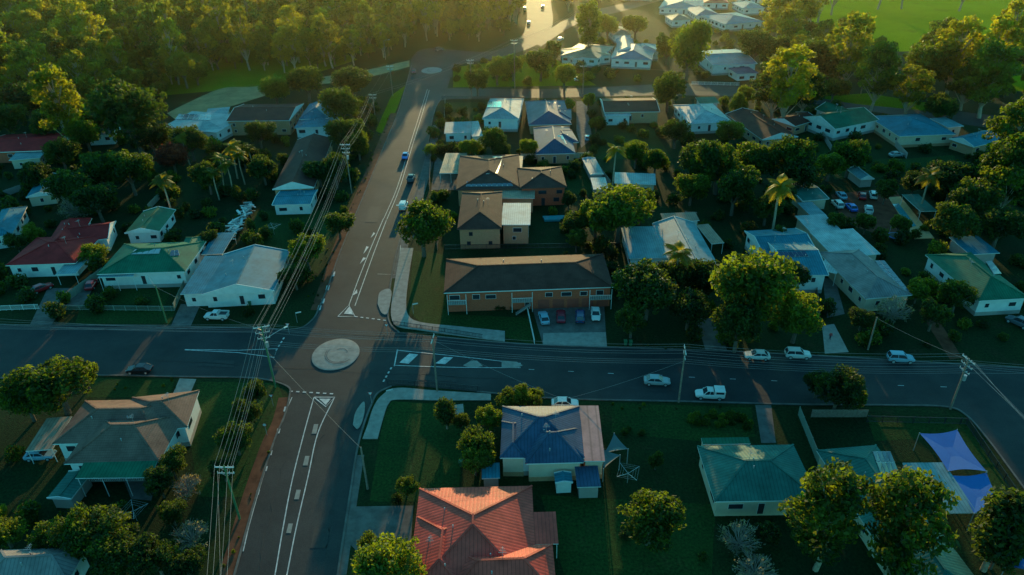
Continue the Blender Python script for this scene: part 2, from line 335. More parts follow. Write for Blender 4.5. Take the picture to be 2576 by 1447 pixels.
for a in ([(865,790),(880,770),(888,792)],[(886,745),(898,728),(899,738)],[(905,665),(914,648),(921,650)],[(914,640),(922,620),(928,622)],[(932,600),(940,585),(944,588)]):
    mb.face([(p.x,p.y,Z) for p in W(a)],PAINT)
dash(mb,W([(893,797),(980,808)]),.3,Z,PAINT,.6,.6)
ln([(790,1000),(765,1090),(735,1210),(712,1330),(692,1447),(670,1560)]); ln([(842,1000),(800,1090),(775,1200),(745,1330),(722,1447),(700,1560)])
ln([(790,1000),(842,1000),(820,1024),(790,1000)],.2,False)
mb.face([(p.x,p.y,Z+.004) for p in W([(803,1004),(832,1004),(820,1020)])],PAINT)
for (u,v) in ((792,1080),(770,1160),(748,1245),(728,1330)):
    mb.face([(p.x,p.y,Z) for p in W([(u-8,v+12),(u+4,v+12),(u+9,v-12),(u-2,v-12)])],CONC)
dash(mb,W([(728,985),(845,992)]),.3,Z,PAINT,.6,.6)
ln([(1000,880),(992,922)],.2,False); ln([(1000,882),(1150,897),(1310,915)],.16); ln([(992,920),(1150,925),(1310,926)],.16)
for a in ([(1005,913),(1030,890),(1052,893),(1028,916)],[(1095,915),(1118,899),(1140,900),(1120,917)],[(1165,920),(1185,908),(1200,908),(1215,922),(1200,925),(1175,924)],[(1262,908),(1300,911),(1315,920),(1300,927),(1262,926)]):
    mb.face([(p.x,p.y,Z+.004) for p in W(a)],CONC if a[0][0]>1150 else PAINT)
dash(mb,W([(985,925),(962,965)]),.3,Z,PAINT,.6,.6)
ln([(465,880),(600,882),(697,878),(690,900),(600,888),(465,881)],.16,False)
dash(mb,W([(715,850),(690,890)]),.3,Z,PAINT,.6,.6)
dash(mb,smooth(W([(735,1000),(705,1070),(668,1180),(625,1330),(600,1447)])),.14,Z,PAINT,4,.01)
for (u,v) in ((718,1030),(700,1085),(680,1140),(668,1180),(648,1240),(812,758),(824,725),(838,690),(803,775)):
    mb.face([(p.x,p.y,Z+.003) for p in W([(u-5,v+6),(u+3,v+6),(u+6,v-6),(u-2,v-6)])],PAINT)
dash(mb,smooth(W([(1330,930),(1700,948),(2100,965),(2400,975)])),.12,Z,PAINT,1,6)
ln([(950,690),(1000,692),(1008,618)],.1,False)
mb.obj("road_markings")
for a in ([(950,765),(955,738),(975,728),(985,735),(982,760),(975,790),(960,788)],[(888,1070),(895,1038),(915,1012),(918,1030),(912,1060),(900,1080)]):
    poly("kerb_island",W(a),.17,CONC,slab=1,smooth_k=4)
PATCH=mat("asphalt_patch",(0.028,0.024,0.022),.8,.3,1.5); mb=MB()
for pts,wd in (([(300,900),(900,935),(1300,955)],.12),([(1500,980),(1900,992),(2300,1000)],.1),([(760,1250),(800,1120),(840,1040)],.12),([(940,700),(980,580),(1020,450)],.1),([(1400,890),(1700,905)],.1),([(650,1430),(690,1250),(740,1080)],.1),([(820,1400),(850,1200),(870,1060)],.12)):
    P=smooth(W(pts),10); P=[p+Vector((random.uniform(-.25,.25),random.uniform(-.25,.25),0)) for p in P]; strip(mb,P,wd,.0595,PATCH)
for a in ([(1060,940),(1150,945),(1148,962),(1055,957)],[(790,1330),(830,1330),(822,1380),(780,1380)],[(1750,905),(1850,910),(1848,922),(1748,918)],[(500,905),(590,908),(588,925),(498,922)],[(930,520),(960,520),(948,560),(918,560)]):
    mb.face([(p.x,p.y,.0595) for p in W(a)],PATCH)
mb.obj("road_repairs")
# ------------------------------------------------------------ houses
rects=[]
def zroof(wg,x,y):
    Wd,D,z,rise,kind=wg['W'],wg['D'],wg['z'],wg['rise'],wg['kind']
    if kind=='flat': return z+.15+rise*(y/D)
    if kind=='hip':
        i=min(Wd,D)/2; return z+rise*max(0,min(x,Wd-x,y,D-y))/i
    if kind=='gx': return z+rise*(1-abs(y-D/2)/(D/2))
    return z+rise*(1-abs(x-Wd/2)/(Wd/2))
def wing(par,c,FL,FR,BL,z,rise,rm,wm,kind='hip',ov=.5,base=0,win=True,posts=False,trim=None,rows=None,cap=None):
    O=G(*FL,z); f=G(*FR,z); b=G(*BL,z)
    ux=(f-O); ux.z=0; Wd=ux.length; ux.normalize(); uy=Vector((-ux.y,ux.x,0)); D=(b-O).dot(uy)
    if D<1: D=abs(D)+1
    O=Vector((O.x,O.y,0)); trim=trim or WHITE
    wg=dict(W=Wd,D=D,z=z,rise=rise,kind=kind,O=O,ux=ux,uy=uy)
    rects.append((O.copy(),ux,uy,Wd,D))
    P=lambda x,y,zz:O+ux*x+uy*y+Vector((0,0,zz))
    r=MB(); t=.2
    if kind=='flat':
        a=[P(0,0,z),P(Wd,0,z),P(Wd,D,z+rise),P(0,D,z+rise)]; up=[p+Vector((0,0,.15)) for p in a]
        r.face(up,rm,[(0,0),(Wd,0),(Wd,D),(0,D)]); r.face(a[::-1],trim)
        for i in range(4):
            j=(i+1)%4; r.face([a[i],a[j],up[j],up[i]],trim)
    else:
        if kind=='hip':
            i=min(Wd,D)/2
            r1=P(i,i,z+rise) if Wd<D else P(i,D/2,z+rise); r2=P(i,D-i,z+rise) if Wd<D else P(Wd-i,D/2,z+rise)
            A,B,C,E=P(0,0,z),P(Wd,0,z),P(Wd,D,z),P(0,D,z); sl=math.hypot(i,rise)
            if Wd<D:
                r.face([A,B,r1],rm,[(0,0),(Wd,0),(i,sl)]); r.face([B,C,r2,r1],rm,[(0,0),(D,0),(D-i,sl),(i,sl)])
                r.face([C,E,r2],rm,[(0,0),(Wd,0),(i,sl)]); r.face([E,A,r1,r2],rm,[(0,0),(D,0),(D-i,sl),(i,sl)])
                caps=[(A,r1),(B,r1),(C,r2),(E,r2),(r1,r2)]
            else:
                r.face([A,B,r2,r1],rm,[(0,0),(Wd,0),(Wd-i,sl),(i,sl)]); r.face([B,C,r2],rm,[(0,0),(D,0),(i,sl)])
                r.face([C,E,r1,r2],rm,[(0,0),(Wd,0),(Wd-i,sl),(i,sl)]); r.face([E,A,r1],rm,[(0,0),(D,0),(i,sl)])
                caps=[(A,r1),(B,r2),(C,r2),(E,r1),(r1,r2)]
        elif kind=='gx':
            r1,r2=P(0,D/2,z+rise),P(Wd,D/2,z+rise); A,B,C,E=P(0,0,z),P(Wd,0,z),P(Wd,D,z),P(0,D,z); sl=math.hypot(D/2,rise)
            r.face([A,B,r2,r1],rm,[(0,0),(Wd,0),(Wd,sl),(0,sl)]); r.face([C,E,r1,r2],rm,[(0,0),(Wd,0),(Wd,sl),(0,sl)])
            r.face([B,C,r2],trim); r.face([E,A,r1],trim); caps=[(r1,r2)]
            for a,b2 in ((A,r1),(r1,E),(B,r2),(r2,C)): r.beam(a,b2,.12,.22,trim)
        else:
            r1,r2=P(Wd/2,0,z+rise),P(Wd/2,D,z+rise); A,B,C,E=P(0,0,z),P(Wd,0,z),P(Wd,D,z),P(0,D,z); sl=math.hypot(Wd/2,rise)
            r.face([B,C,r2,r1],rm,[(0,0),(D,0),(D,sl),(0,sl)]); r.face([E,A,r1,r2],rm,[(0,0),(D,0),(D,sl),(0,sl)])
            r.face([A,B,r1],trim); r.face([C,E,r2],trim); caps=[(r1,r2)]
            for a,b2 in ((A,r1),(r1,B),(C,r2),(r2,E)): r.beam(a,b2,.12,.22,trim)
        for a,b2 in caps: r.beam(a+Vector((0,0,.03)),b2+Vector((0,0,.03)),.26,.12,cap or rm)
        for k in range(4):
            q=[A,B,C,E]; a,b2=q[k],q[(k+1)%4]; dn=Vector((0,0,-t)); r.face([a+dn,b2+dn,b2,a],trim)
        dn=Vector((0,0,-t)); r.face([E+dn,C+dn,B+dn,A+dn],trim)
    if kind!='flat' and Wd*D>60:
        for k in range(2):
            x,y=Wd*random.uniform(.25,.75),D*random.uniform(.2,.8); q=P(x,y,0); zz=zroof(wg,x,y)
            r.cyl((q.x,q.y,zz-.1),(q.x,q.y,zz+.45),.09,.09,STEEL,6)
        if random.random()<.6:
            x,y=Wd*random.uniform(.3,.7),D*.5; q=P(x,y,0); zz=zroof(wg,x,y)
            r.cyl((q.x,q.y,zz-.1),(q.x,q.y,zz+1.9),.025,.025,STEEL,5)
            for k in range(4): r.beam(q+Vector((-.5+.1*k,k*.25-.4,zz+1.7)),q+Vector((.5-.1*k,k*.25-.4,zz+1.7)),.03,.03,STEEL)
            r.beam(q+Vector((0,-.5,zz+1.7)),q+Vector((0,.5,zz+1.7)),.03,.03,STEEL)
    r.obj("roof",par,c)
    if posts:
        w_=MB()
        n=max(2,int(Wd/3)+1)
        for k in range(n):
            x=.2+(Wd-.4)*k/(n-1)
            for y in (.2,D-.2):
                q=P(x,y,0); w_.cyl((q.x,q.y,0),(q.x,q.y,z-.01+rise*(y/D if kind=='flat' else 0)),.06,.06,WHITE,6)
        w_.obj("posts",par,c)
    else:
        w_=MB(); e=min(ov,Wd*.1,D*.1); zt=z-.21 if kind!='flat' else z-.005
        w_.box(O,ux,uy,e,Wd-e,e,D-e,base,zt,wm)
        if z>=3.5 and wm in (WHITE,CREAM): w_.box(O,ux,uy,e-.04,Wd-e+.04,e-.04,D-e+.04,0,.85,GREYW if wm is WHITE else TAN)
        w_.obj("walls",par,c)
        if win and zt>2:
            k_=MB(); rows=rows or ([z-2.0] if z<4.7 else [z-2.0,1.0])
            def wn(a0,L,face,zz,ww,hh,door=False):
                for (g0,m,g1) in ((0,trim,.05),(.07,GLASS if not door else DARK,.08)):
                    x0,x1=a0-ww/2+g0,a0+ww/2-g0; z0,z1=zz+g0*(not door),zz+hh-g0
                    if face==0: k_.box(O,ux,uy,x0,x1,e-g1,e+.02,z0,z1,m)
                    if face==1: k_.box(O,ux,uy,Wd-e-.02,Wd-e+g1,x0,x1,z0,z1,m)
                    if face==2: k_.box(O,ux,uy,e-g1,e+.02,x0,x1,z0,z1,m)
                    if face==3: k_.box(O,ux,uy,x0,x1,D-e-.02,D-e+g1,z0,z1,m)
            for face,L in ((0,Wd),(1,D),(2,D),(3,Wd)):
                n=int((L-1)/3.4)
                for ri,zz in enumerate(rows):
                    for q in range(n):
                        a0=e+ (L-2*e)*(q+.5)/n+random.uniform(-.5,.5)
                        if random.random()<.12: continue
                        if face==0 and q==n//2 and n>2 and ri==len(rows)-1: wn(a0,L,face,max(.86 if z>=3.5 and wm in(WHITE,CREAM) else .05,z-3.0 if z<4.7 else .05),.95,2.05,True)
                        else: wn(a0,L,face,zz,random.choice((.9,1.5,2.1)),random.choice((1.0,1.15)))
            if k_.f: k_.obj("windows",par,c)
    return wg
def house(name,wings,solar=()):
    FL,FR,BL=wings[0][:3]; c=(G(*FR,3)+G(*BL,3))/2; c.z=0; e=empty(name,c); out=[]
    for i,wd in enumerate(wings):
        a=list(wd[:8]); kw=wd[8] if len(wd)>8 else {}
        a[3]+=.013*i
        out.append(wing(e,c,*a,**kw))
    for (wi,quad,nx,ny,m) in solar:
        wg=out[wi]; mb=MB(); Q=[]
        for (u,v) in quad:
            z=wg['z']+.5
            for _ in range(12):
                p=G(u,v,z); d=p-wg['O']; z=zroof(wg,d.dot(wg['ux']),d.dot(wg['uy']))+.12
            p=G(u,v,z); Q.append(p)
        for i in range(nx):
            for j in range(ny):
                f=lambda s,t:Q[0].lerp(Q[1],s).lerp(Q[3].lerp(Q[2],s),t)
                a,b=(i+.05)/nx,(i+.95)/nx; cc,d=(j+.04)/ny,(j+.96)/ny
                q=[f(a,cc),f(b,cc),f(b,d),f(a,d)]; mb.face(q,m)
                q2=[x-Vector((0,0,.05)) for x in (f(i/nx,j/ny),f((i+1)/nx,j/ny),f((i+1)/nx,(j+1)/ny),f(i/nx,(j+1)/ny))]; mb.face(q2,STEEL)
        mb.obj("solar_panels",e,c)
    return out
PST=dict(posts=True)
NW=dict(win=False)
BRT=mat("brown_trim",(0.12,0.07,0.05),.7,.1,1)
house("red_roof_house",[((1022,1500),(1352,1492),(1047,1229),3.2,3.2,R_RED,TAN,'hip'),((1120,1510),(1402,1500),(1130,1378),3.2,2.2,R_RED,TAN,'hip'),((1020,1500),(1180,1500),(1040,1300),3.2,1.9,R_RED,TAN,'hip'),((1337,1372),(1405,1370),(1336,1294),2.8,.25,R_RED,TAN,'flat',PST)])
house("blue_roof_house",[((1258,1152),(1470,1152),(1266,1022),4.0,2.8,R_BLUE,WHITE,'hip'),((1322,1167),(1468,1163),(1330,1080),4.0,2.6,R_BLUE,CREAM,'hip'),((1258,1152),(1322,1152),(1264,1060),4.0,1.2,R_BLUE,CREAM,'hip'),((1468,1162),(1522,1162),(1455,1026),3.6,.3,R_PNK,CREAM,'flat')])
house("garden_shed",[((1452,1228),(1512,1226),(1452,1178),2.4,.2,R_BLUE,GREYW,'flat',NW)])
house("garden_shed",[((1397,1216),(1441,1214),(1399,1190),2.2,.3,R_CYN,WHITE,'gy')])
house("garden_shed",[((1212,1206),(1258,1204),(1217,1170),2.2,.2,R_CYN,GREYW,'flat',NW)])
house("tiled_roof_house",[((132,1117),(410,1112),(205,1008),4.2,2.4,R_GTI,WHITE,'hip'),((160,1167),(400,1162),(215,1045),4.2,2.6,R_GTI,WHITE,'hip'),((290,1095),(470,1075),(330,1000),4.2,2.2,R_GTI,WHITE,'hip'),((190,1205),(378,1203),(212,1160),3.7,.5,R_GRN,WHITE,'flat',PST),((65,1137),(132,1132),(118,1056),2.6,.2,R_TAN,WHITE,'flat',PST)])
house("garden_shed",[((118,1253),(178,1256),(155,1185),2.3,.3,R_TEAL,GREYW,'gy',NW)])
house("corner_house",[((-60,1475),(170,1465),(-30,1385),3.2,1.8,R_GRY,WHITE,'hip'),((80,1455),(170,1450),(110,1392),3.2,1.2,R_TEAL,WHITE,'hip')])
house("green_roof_house",[((1798,1262),(2062,1258),(1763,1122),3.4,2.2,R_TEAL,CREAM,'hip'),((1768,1120),(1888,1118),(1768,1106),3.2,.2,R_GRN,CREAM,'flat',NW)])
house("kindergarten_building",[((2330,1560),(2520,1540),(2078,1130),3.2,2.2,R_TEAL,CREAM,'hip'),((2345,1293),(2457,1292),(2280,1170),3.0,.3,R_PALE,CREAM,'flat',PST)],[(0,[(2215,1190),(2262,1190),(2240,1135),(2195,1135)],4,2,SOLAR)])
house("weatherboard_house",[((2463,757),(2590,750),(2343,640),3.8,2.2,R_GRN,WHITE,'hip')],[(0,[(2500,690),(2520,688),(2495,655),(2480,657)],1,3,STEEL)])
house("garden_shed",[((2440,642),(2515,638),(2420,598),2.6,.2,R_CYN,GREYW,'flat',NW)])
house("grey_roof_house",[((2178,752),(2295,742),(2085,632),3.4,1.8,R_GRY,CREAM,'hip'),((2100,650),(2215,640),(2060,588),3.4,.5,R_WHT,CREAM,'flat',NW)],[(0,[(2262,735),(2288,732),(2225,655),(2200,655)],2,7,SOLAR)])
house("blue_roof_house",[((1975,692),(2085,692),(1905,605),4.6,1.6,R_CYN,WHITE,'gx'),((1920,640),(2055,632),(1893,580),4.2,1.4,R_CYN,WHITE,'gx'),((2062,680),(2105,690),(2045,640),3,.3,R_WHT,WHITE,'flat',PST)],[(0,[(1945,648),(2035,645),(2025,632),(1935,634)],8,1,SOLAR)])
house("metal_roof_house",[((1690,672),(1808,668),(1675,562),3.2,1.8,R_PALE,WHITE,'gy'),((1583,652),(1690,650),(1660,575),3.0,.5,R_PALE,WHITE,'flat'),((1790,615),(1822,612),(1765,568),2.8,.2,R_TAN,WHITE,'flat',PST),((1670,560),(1760,556),(1665,542),3,.4,R_TAN,WHITE,'flat',NW)])
house("brick_flats",[((1116,737),(1543,722),(1120,652),4.8,2.0,R_BRN,ORB,'hip',dict(rows=[2.75]))])
house("brick_duplex",[((1150,577),(1262,575),(1150,484),5.4,1.8,R_BRN,TAN,'hip',dict(trim=BRT)),((1260,567),(1334,567),(1262,514),5.0,.2,R_WHT,TAN,'flat'),((1240,500),(1345,500),(1240,478),4,.2,R_TAN,TAN,'flat',NW)])
house("brick_house",[((1147,478),(1312,474),(1160,392),4.8,1.8,R_BRN,TAN,'hip',dict(trim=BRT)),((1308,474),(1426,470),(1312,422),5.2,1.5,R_BRN,ORB,'hip',dict(trim=BRT)),((1105,437),(1162,437),(1117,388),2.8,.2,R_TAN,TAN,'flat',PST),((1262,440),(1312,440),(1268,395),4.2,.2,R_TAN,TAN,'flat',NW)],[(0,[(1172,469),(1290,468),(1286,455),(1174,456)],9,1,SOLAR),(0,[(1222,438),(1252,436),(1266,394),(1240,394)],2,4,STEEL)])
house("garden_shed",[((1485,440),(1520,438),(1483,398),2.4,.3,R_CYN,GREYW,'gy',NW)])
house("garden_shed",[((1493,478),(1532,477),(1493,450),2.4,.2,R_WHT,GREYW,'flat',NW)])
house("garage",[((1545,462),(1650,466),(1540,436),2.8,.2,R_WHT,CREAM,'flat')])
house("metal_roof_house",[((1213,299),(1305,300),(1210,248),4.4,1.8,R_PALE,WHITE,'hip')],[(0,[(1225,270),(1262,270),(1262,255),(1228,255)],3,2,SOLAR)])
house("garage",[((1117,337),(1187,335),(1119,310),2.8,.2,R_CYN,WHITE,'flat'),((1187,345),(1216,343),(1187,308),2.6,.2,R_PALE,WHITE,'flat')])
house("blue_roof_unit",[((1330,315),(1438,312),(1325,255),3.2,2.2,R_BLUE,TAN,'hip'),((1380,300),(1438,300),(1385,275),3.2,1.2,R_BLUE,TAN,'hip')])
house("blue_roof_unit",[((1348,388),(1448,386),(1333,322),3.2,2.4,R_BLUE,TAN,'hip'),((1390,362),(1456,358),(1395,330),3.2,1.5,R_BLUE,TAN,'hip')],[(0,[(1408,362),(1425,362),(1415,340),(1402,340)],1,2,SOLAR)])
house("brown_roof_house",[((1520,283),(1660,281),(1515,248),4.0,1.4,R_BRN,TAN,'gx'),((1522,293),(1588,292),(1522,277),3.2,.3,R_WHT,WHITE,'flat')])
house("white_roof_house",[((1737,312),(1843,307),(1722,263),3.6,2.0,R_WHT,WHITE,'hip'),((1760,262),(1810,260),(1760,250),3.4,.6,R_GRN,WHITE,'flat',NW)])
house("brown_roof_house",[((1918,352),(2008,344),(1885,282),3.4,1.6,R_BRN,TAN,'gy'),((2000,318),(2060,300),(1975,290),3.2,1.2,R_BRN,TAN,'gx')])
house("green_roof_house",[((2100,325),(2212,302),(2055,288),4.0,2.2,R_GRN,WHITE,'gx'),((2120,300),(2170,290),(2100,265),3.8,1.8,R_GRN,WHITE,'gy')])
house("metal_roof_house",[((2262,343),(2405,337),(2226,290),3.8,2.2,R_CYN,CREAM,'hip'),((2385,322),(2425,318),(2370,298),3.4,.3,R_PALE,CREAM,'flat')])
house("blue_roof_house",[((2450,370),(2530,350),(2425,340),3,1.4,R_CYN,TAN,'gx')])
house("carport",[((2018,506),(2086,500),(2014,458),3,.6,R_TEAL,CREAM,'gx')])
house("carport",[((2040,545),(2078,542),(2025,512),2.6,.2,R_PALE,CREAM,'flat',NW)])
house("carport",[((2040,587),(2118,582),(2020,545),2.8,.2,R_WHT,CREAM,'flat',NW)])
house("garden_shed",[((2315,533),(2358,532),(2290,492),2.6,.2,R_TEAL,GREYW,'flat',PST)])
house("garden_shed",[((2165,452),(2200,450),(2155,425),2.4,1,R_PALE,GREYW,'gy',NW)])
house("timber_house",[((1792,165),(1905,160),(1788,126),4.2,1.4,R_CYN,WHITE,'gx'),((1855,188),(1908,184),(1855,172),2.6,.3,R_BLUE,WHITE,'flat')])
house("timber_house",[((1410,140),(1505,148),(1440,108),4,1.6,R_TAN,WHITE,'hip'),((1440,148),(1540,140),(1445,120),3.8,1.4,R_TAN,WHITE,'hip')])
house("metal_roof_house",[((1535,148),(1640,152),(1545,108),4,1.8,R_CYN,WHITE,'hip'),((1600,132),(1660,130),(1600,112),4,1.6,R_PALE,WHITE,'hip'),((1555,128),(1600,128),(1560,98),4.6,1.6,R_CYN,WHITE,'gy')])
for FL,FR,BL,m in (((1657,20),(1765,24),(1670,-5),R_CYN),((1752,40),(1812,38),(1758,18),R_CYN),((1825,62),(1920,54),(1840,32),R_CYN),((1770,8),(1835,8),(1775,-8),R_RED),((1870,22),(1925,20),(1875,5),R_PALE),((1560,-15),(1640,-12),(1565,-35),R_PALE),((1545,90),(1590,88),(1548,68),R_TAN),((1650,-30),(1760,-30),(1660,-60),R_PALE),((1860,-5),(1950,-5),(1865,-25),R_CYN),((1690,52),(1740,50),(1695,38),R_TAN)):
    house("distant_house",[(FL,FR,BL,3.6,1.8,m,WHITE,'hip')])
house("white_roof_house",[((405,322),(545,335),(435,280),3.6,.5,R_WHT,WHITE,'flat'),((500,330),(560,325),(515,278),3.7,.4,R_PALE,WHITE,'flat')],[(0,[(440,300),(530,303),(533,288),(450,286)],6,2,SOLAR)])
house("brown_roof_house",[((568,305),(728,303),(575,263),5.0,1.6,R_BRN,TAN,'gx')])
house("timber_house",[((740,322),(845,318),(757,280),3.4,1.2,R_CYN,WHITE,'hip'),((752,300),(825,298),(765,262),4.2,2.4,R_CYN,WHITE,'hip')])
house("brown_roof_house",[((685,477),(790,472),(740,352),3.6,1.8,R_BRN,TAN,'gy')])
house("garage",[((684,516),(782,513),(695,480),3.0,.4,R_CYN,WHITE,'gx')])
house("timber_house",[((215,342),(285,338),(235,320),3.4,1.2,R_GRY,WHITE,'gx')])
house("red_roof_house",[((-60,385),(135,378),(-20,340),3.6,1.4,R_MAR,ORB,'gx'),((22,405),(102,398),(40,378),2.8,.3,R_PALE,CREAM,'flat')])
house("garage",[((65,497),(140,488),(105,447),2.9,1,R_CYN,CREAM,'gy')])
house("timber_house",[((-40,600),(30,590),(-10,530),3.4,1.2,R_CYN,WHITE,'hip')])
house("maroon_roof_house",[((13,668),(190,662),(72,598),3.4,2.0,R_MAR,WHITE,'hip'),((150,615),(272,600),(160,572),3.4,1.6,R_MAR,WHITE,'gx'),((100,640),(185,630),(125,560),3.4,1.9,R_MAR,WHITE,'hip'),((140,692),(190,690),(160,655),2.6,.2,R_PALE,WHITE,'flat',PST)])
house("garage",[((313,587),(400,583),(355,532),3.0,1.1,R_GRN,WHITE,'gy')])
house("green_roof_house",[((243,690),(465,683),(295,614),4.0,2.2,R_GRN,WHITE,'hip'),((246,700),(335,697),(255,680),3.4,.3,R_PALE,WHITE,'flat',PST),((445,640),(497,636),(460,598),3.8,.9,R_GRN,WHITE,'hip')],[(0,[(327,640),(400,638),(405,625),(340,627)],5,1,STEEL),(0,[(427,644),(452,642),(448,628),(430,630)],2,2,SOLAR)])
house("blue_roof_house",[((507,742),(690,732),(565,640),3.4,2.0,R_CYN,WHITE,'gy'),((453,742),(520,740),(500,650),3.1,.4,R_CYN,WHITE,'flat')])
house("carport",[((506,642),(560,640),(532,590),2.8,.2,R_CYN,WHITE,'flat',PST)])
e=bpy.data.objects['brick_flats']; cc=e.location
O,ux,uy,Wd,D=[r for r in rects if abs(r[3]-(G(1543,722,4.8)-G(1116,737,4.8)).length)<.01][0]
mb=MB(); GAR=mat("garage_door",(0.42,0.07,0.04),.6,.1,1)
ov=.5
for k in range(5):
    x=Wd*.555+k*Wd*.088
    mb.box(O,ux,uy,x,x+Wd*.068,ov-.06,ov+.02,.02,2.1,GAR)
mb.obj("garage_doors",e,cc)
mb=MB()
for (a,b) in ((.02,.13),(.40,.52),(.86,.99)):
    mb.box(O,ux,uy,Wd*a,Wd*b,-.7,ov-.01,2.3,2.45,CONC)
    x=Wd*a
    while x<Wd*b:
        mb.box(O,ux,uy,x,x+.05,-.7,-.65,2.45,3.3,WHITE); x+=.35
    mb.box(O,ux,uy,Wd*a,Wd*b,-.72,-.64,3.3,3.38,WHITE)
    for t in (a,b): q=O+ux*(Wd*t)+uy*(-.6); mb.cyl((q.x,q.y,0),(q.x,q.y,4.6),.06,.06,WHITE,6)
for k in range(10): mb.box(O,ux,uy,Wd*.42+k*.3,Wd*.42+k*.3+.3,-1.6,-.75,.2*(k)*1.1,.2*(k+1)*1.1,CONC)
mb.obj("balconies",e,cc)
e=bpy.data.objects['tiled_roof_house']; mb=MB()
A,B_=G(190,1205,2.2),G(378,1203,2.2); d=(B_-A).normalized(); L=(B_-A).length; n_=Vector((-d.y,d.x,0)); A=Vector((A.x,A.y,0))-n_*(-.6)
mb.box(A,d,n_,0,L,0,3.2,1.0,1.15,CONC); mb.box(A,d,n_,0,L,-.02,.06,1.95,2.03,WHITE); x=0
while x<L: mb.box(A,d,n_,x,x+.06,0,.05,1.15,1.95,WHITE); x+=.28
mb.obj("veranda_rail",e,e.location)
# ------------------------------------------------------------ trees
def tree_mesh(name,clumps,lm,bm,limbs,leaf=.4,per=100,flat=.8,seed=0):
    r=np.random.default_rng(seed); V=[];T=[]
    for (cx,cy,cz,cr) in clumps:
        n=max(12,int(per*cr*cr/1.4)); d=r.normal(size=(n,3)); d/=np.linalg.norm(d,axis=1)[:,None]
        rad=cr*(.45+.75*r.random(n)**.8); c=np.array([cx,cy,cz])+d*rad[:,None]*np.array([1,1,flat])
        nn=d*.8+r.normal(size=(n,3))*.6; nn/=np.linalg.norm(nn,axis=1)[:,None]
        a=np.cross(nn,r.normal(size=(n,3))); a/=np.linalg.norm(a,axis=1)[:,None]; b=np.cross(nn,a)
        s=leaf*(.5+.8*r.random(n))[:,None]
        q=np.stack([c-a*s,c-b*s*.6,c+a*s,c+b*s*.6],axis=1); V.append(q.reshape(-1,3))
        t=np.clip(.5+r.normal()*.24+r.normal(size=n)*.18,0,1); T.append(np.repeat(t,4))
    V=np.concatenate(V); T=np.concatenate(T); nl=len(V)//4
    mb=MB()
    for (A,B,r0,r1) in limbs: mb.cyl(A,B,r0,r1,bm,7,False)
    off=len(V); verts=V.tolist()+[tuple(p) for p in mb.v]; faces=[(4*i,4*i+1,4*i+2,4*i+3) for i in range(nl)]+[tuple(i+off for i in f) for f in mb.f]
    me=bpy.data.meshes.new(name); me.from_pydata(verts,[],faces); me.materials.append(lm); me.materials.append(bm)
    me.polygons.foreach_set('material_index',[0]*nl+[1]*len(mb.f))
    at=me.attributes.new('tint','FLOAT','POINT'); at.data.foreach_set('value',np.concatenate([T,np.zeros(len(mb.v))]).astype(np.float32)); me.update()
    return me
def broad(seed,lm=LEAF,n=58,R=5,rz=4.0,cz=5.6,th=2.6):
    r=random.Random(seed); cl_=[]; limbs=[]
    subs=[(0,0,cz-.2,R*.78,rz*.88)]
    for k in range(r.randint(4,6)):
        a=r.uniform(0,6.28); q=R*r.uniform(.35,.55); rr=R*r.uniform(.36,.55); subs.append((q*math.cos(a),q*math.sin(a),cz+r.uniform(-.35,.5)*rz,rr,rr*.85))
    for (sx,sy,sz,sr,srz) in subs:
        m_=int(n*(sr/R)**2*.95)+5
        for i in range(m_):
            z=1-2*(i+.5)/m_*.84; a=i*2.39996+r.uniform(-.5,.5); k=math.sqrt(max(0,1-z*z)); rr=r.choice((.45,.6,.8,1.0,1.25))*(.75+.25*sr/R*1.3)
            s=r.uniform(.74,1.08); q=max(.2,sr-rr*.7)*s
            cl_.append((sx+q*k*math.cos(a),sy+q*k*math.sin(a),sz+max(.2,srz-rr*.6)*s*z,rr))
    for i in range(8):
        a=r.uniform(0,6.28); q=r.uniform(0,R*.45); cl_.append((q*math.cos(a),q*math.sin(a),cz+r.uniform(-.4,.3)*rz,1.2))
    for i in range(6):
        a=i*1.05+r.uniform(-.3,.3); limbs.append(((0.1,0,th-.3),(R*.6*math.cos(a),R*.6*math.sin(a),cz+r.uniform(-.5,1.5)),.2,.05))
    limbs.append(((0,0,0),(0.1,0,th),.38,.3))
    return tree_mesh("broadleaf",cl_,lm,BARK,limbs,.26,135,.85,seed)
def gum(seed,lm=LEAFG,H_=17,R=4.6,n=40,leaf=.38,per=88):
    r=random.Random(seed); cl_=[]; limbs=[]
    p=Vector((0,0,0)); seg=[p]
    for i in range(6):
        p=p+Vector((r.uniform(-.35,.35),r.uniform(-.35,.35),H_*.14)); seg.append(p)
    for i in range(6): limbs.append((seg[i],seg[i+1],.36-.045*i,.36-.045*(i+1)))
    for i in range(n):
        t=.34+.66*(i+.5)/n; zc=H_*t; prof=math.sin(math.pi*min(1,(t-.25)/.82))**.6
        a=i*2.4+r.uniform(-.5,.5); q=R*prof*r.uniform(.3,1.0); c=Vector((q*math.cos(a),q*math.sin(a),zc+r.uniform(-.6,.6)))
        cl_.append((c.x,c.y,c.z,r.uniform(.65,1.6)))
        k=min(5,max(1,int((t-.22)*7))); limbs.append((seg[k],c,.11,.03))
    return tree_mesh("gum",cl_,lm,BARKG,limbs,leaf,per,.75,seed)
def shrub(seed,lm=LEAF,R=1.6):
    r=random.Random(seed); cl_=[(0,0,R*.6,R*.7)]
    for i in range(12):
        a=i*2.4; q=R*.65*math.sqrt(r.random()); cl_.append((q*math.cos(a),q*math.sin(a),R*r.uniform(.3,.95),R*r.uniform(.25,.5)))
    return tree_mesh("shrub",cl_,lm,BARK,[((0,0,0),(0,0,R*.6),.08,.05)],.2,190,.8,seed)
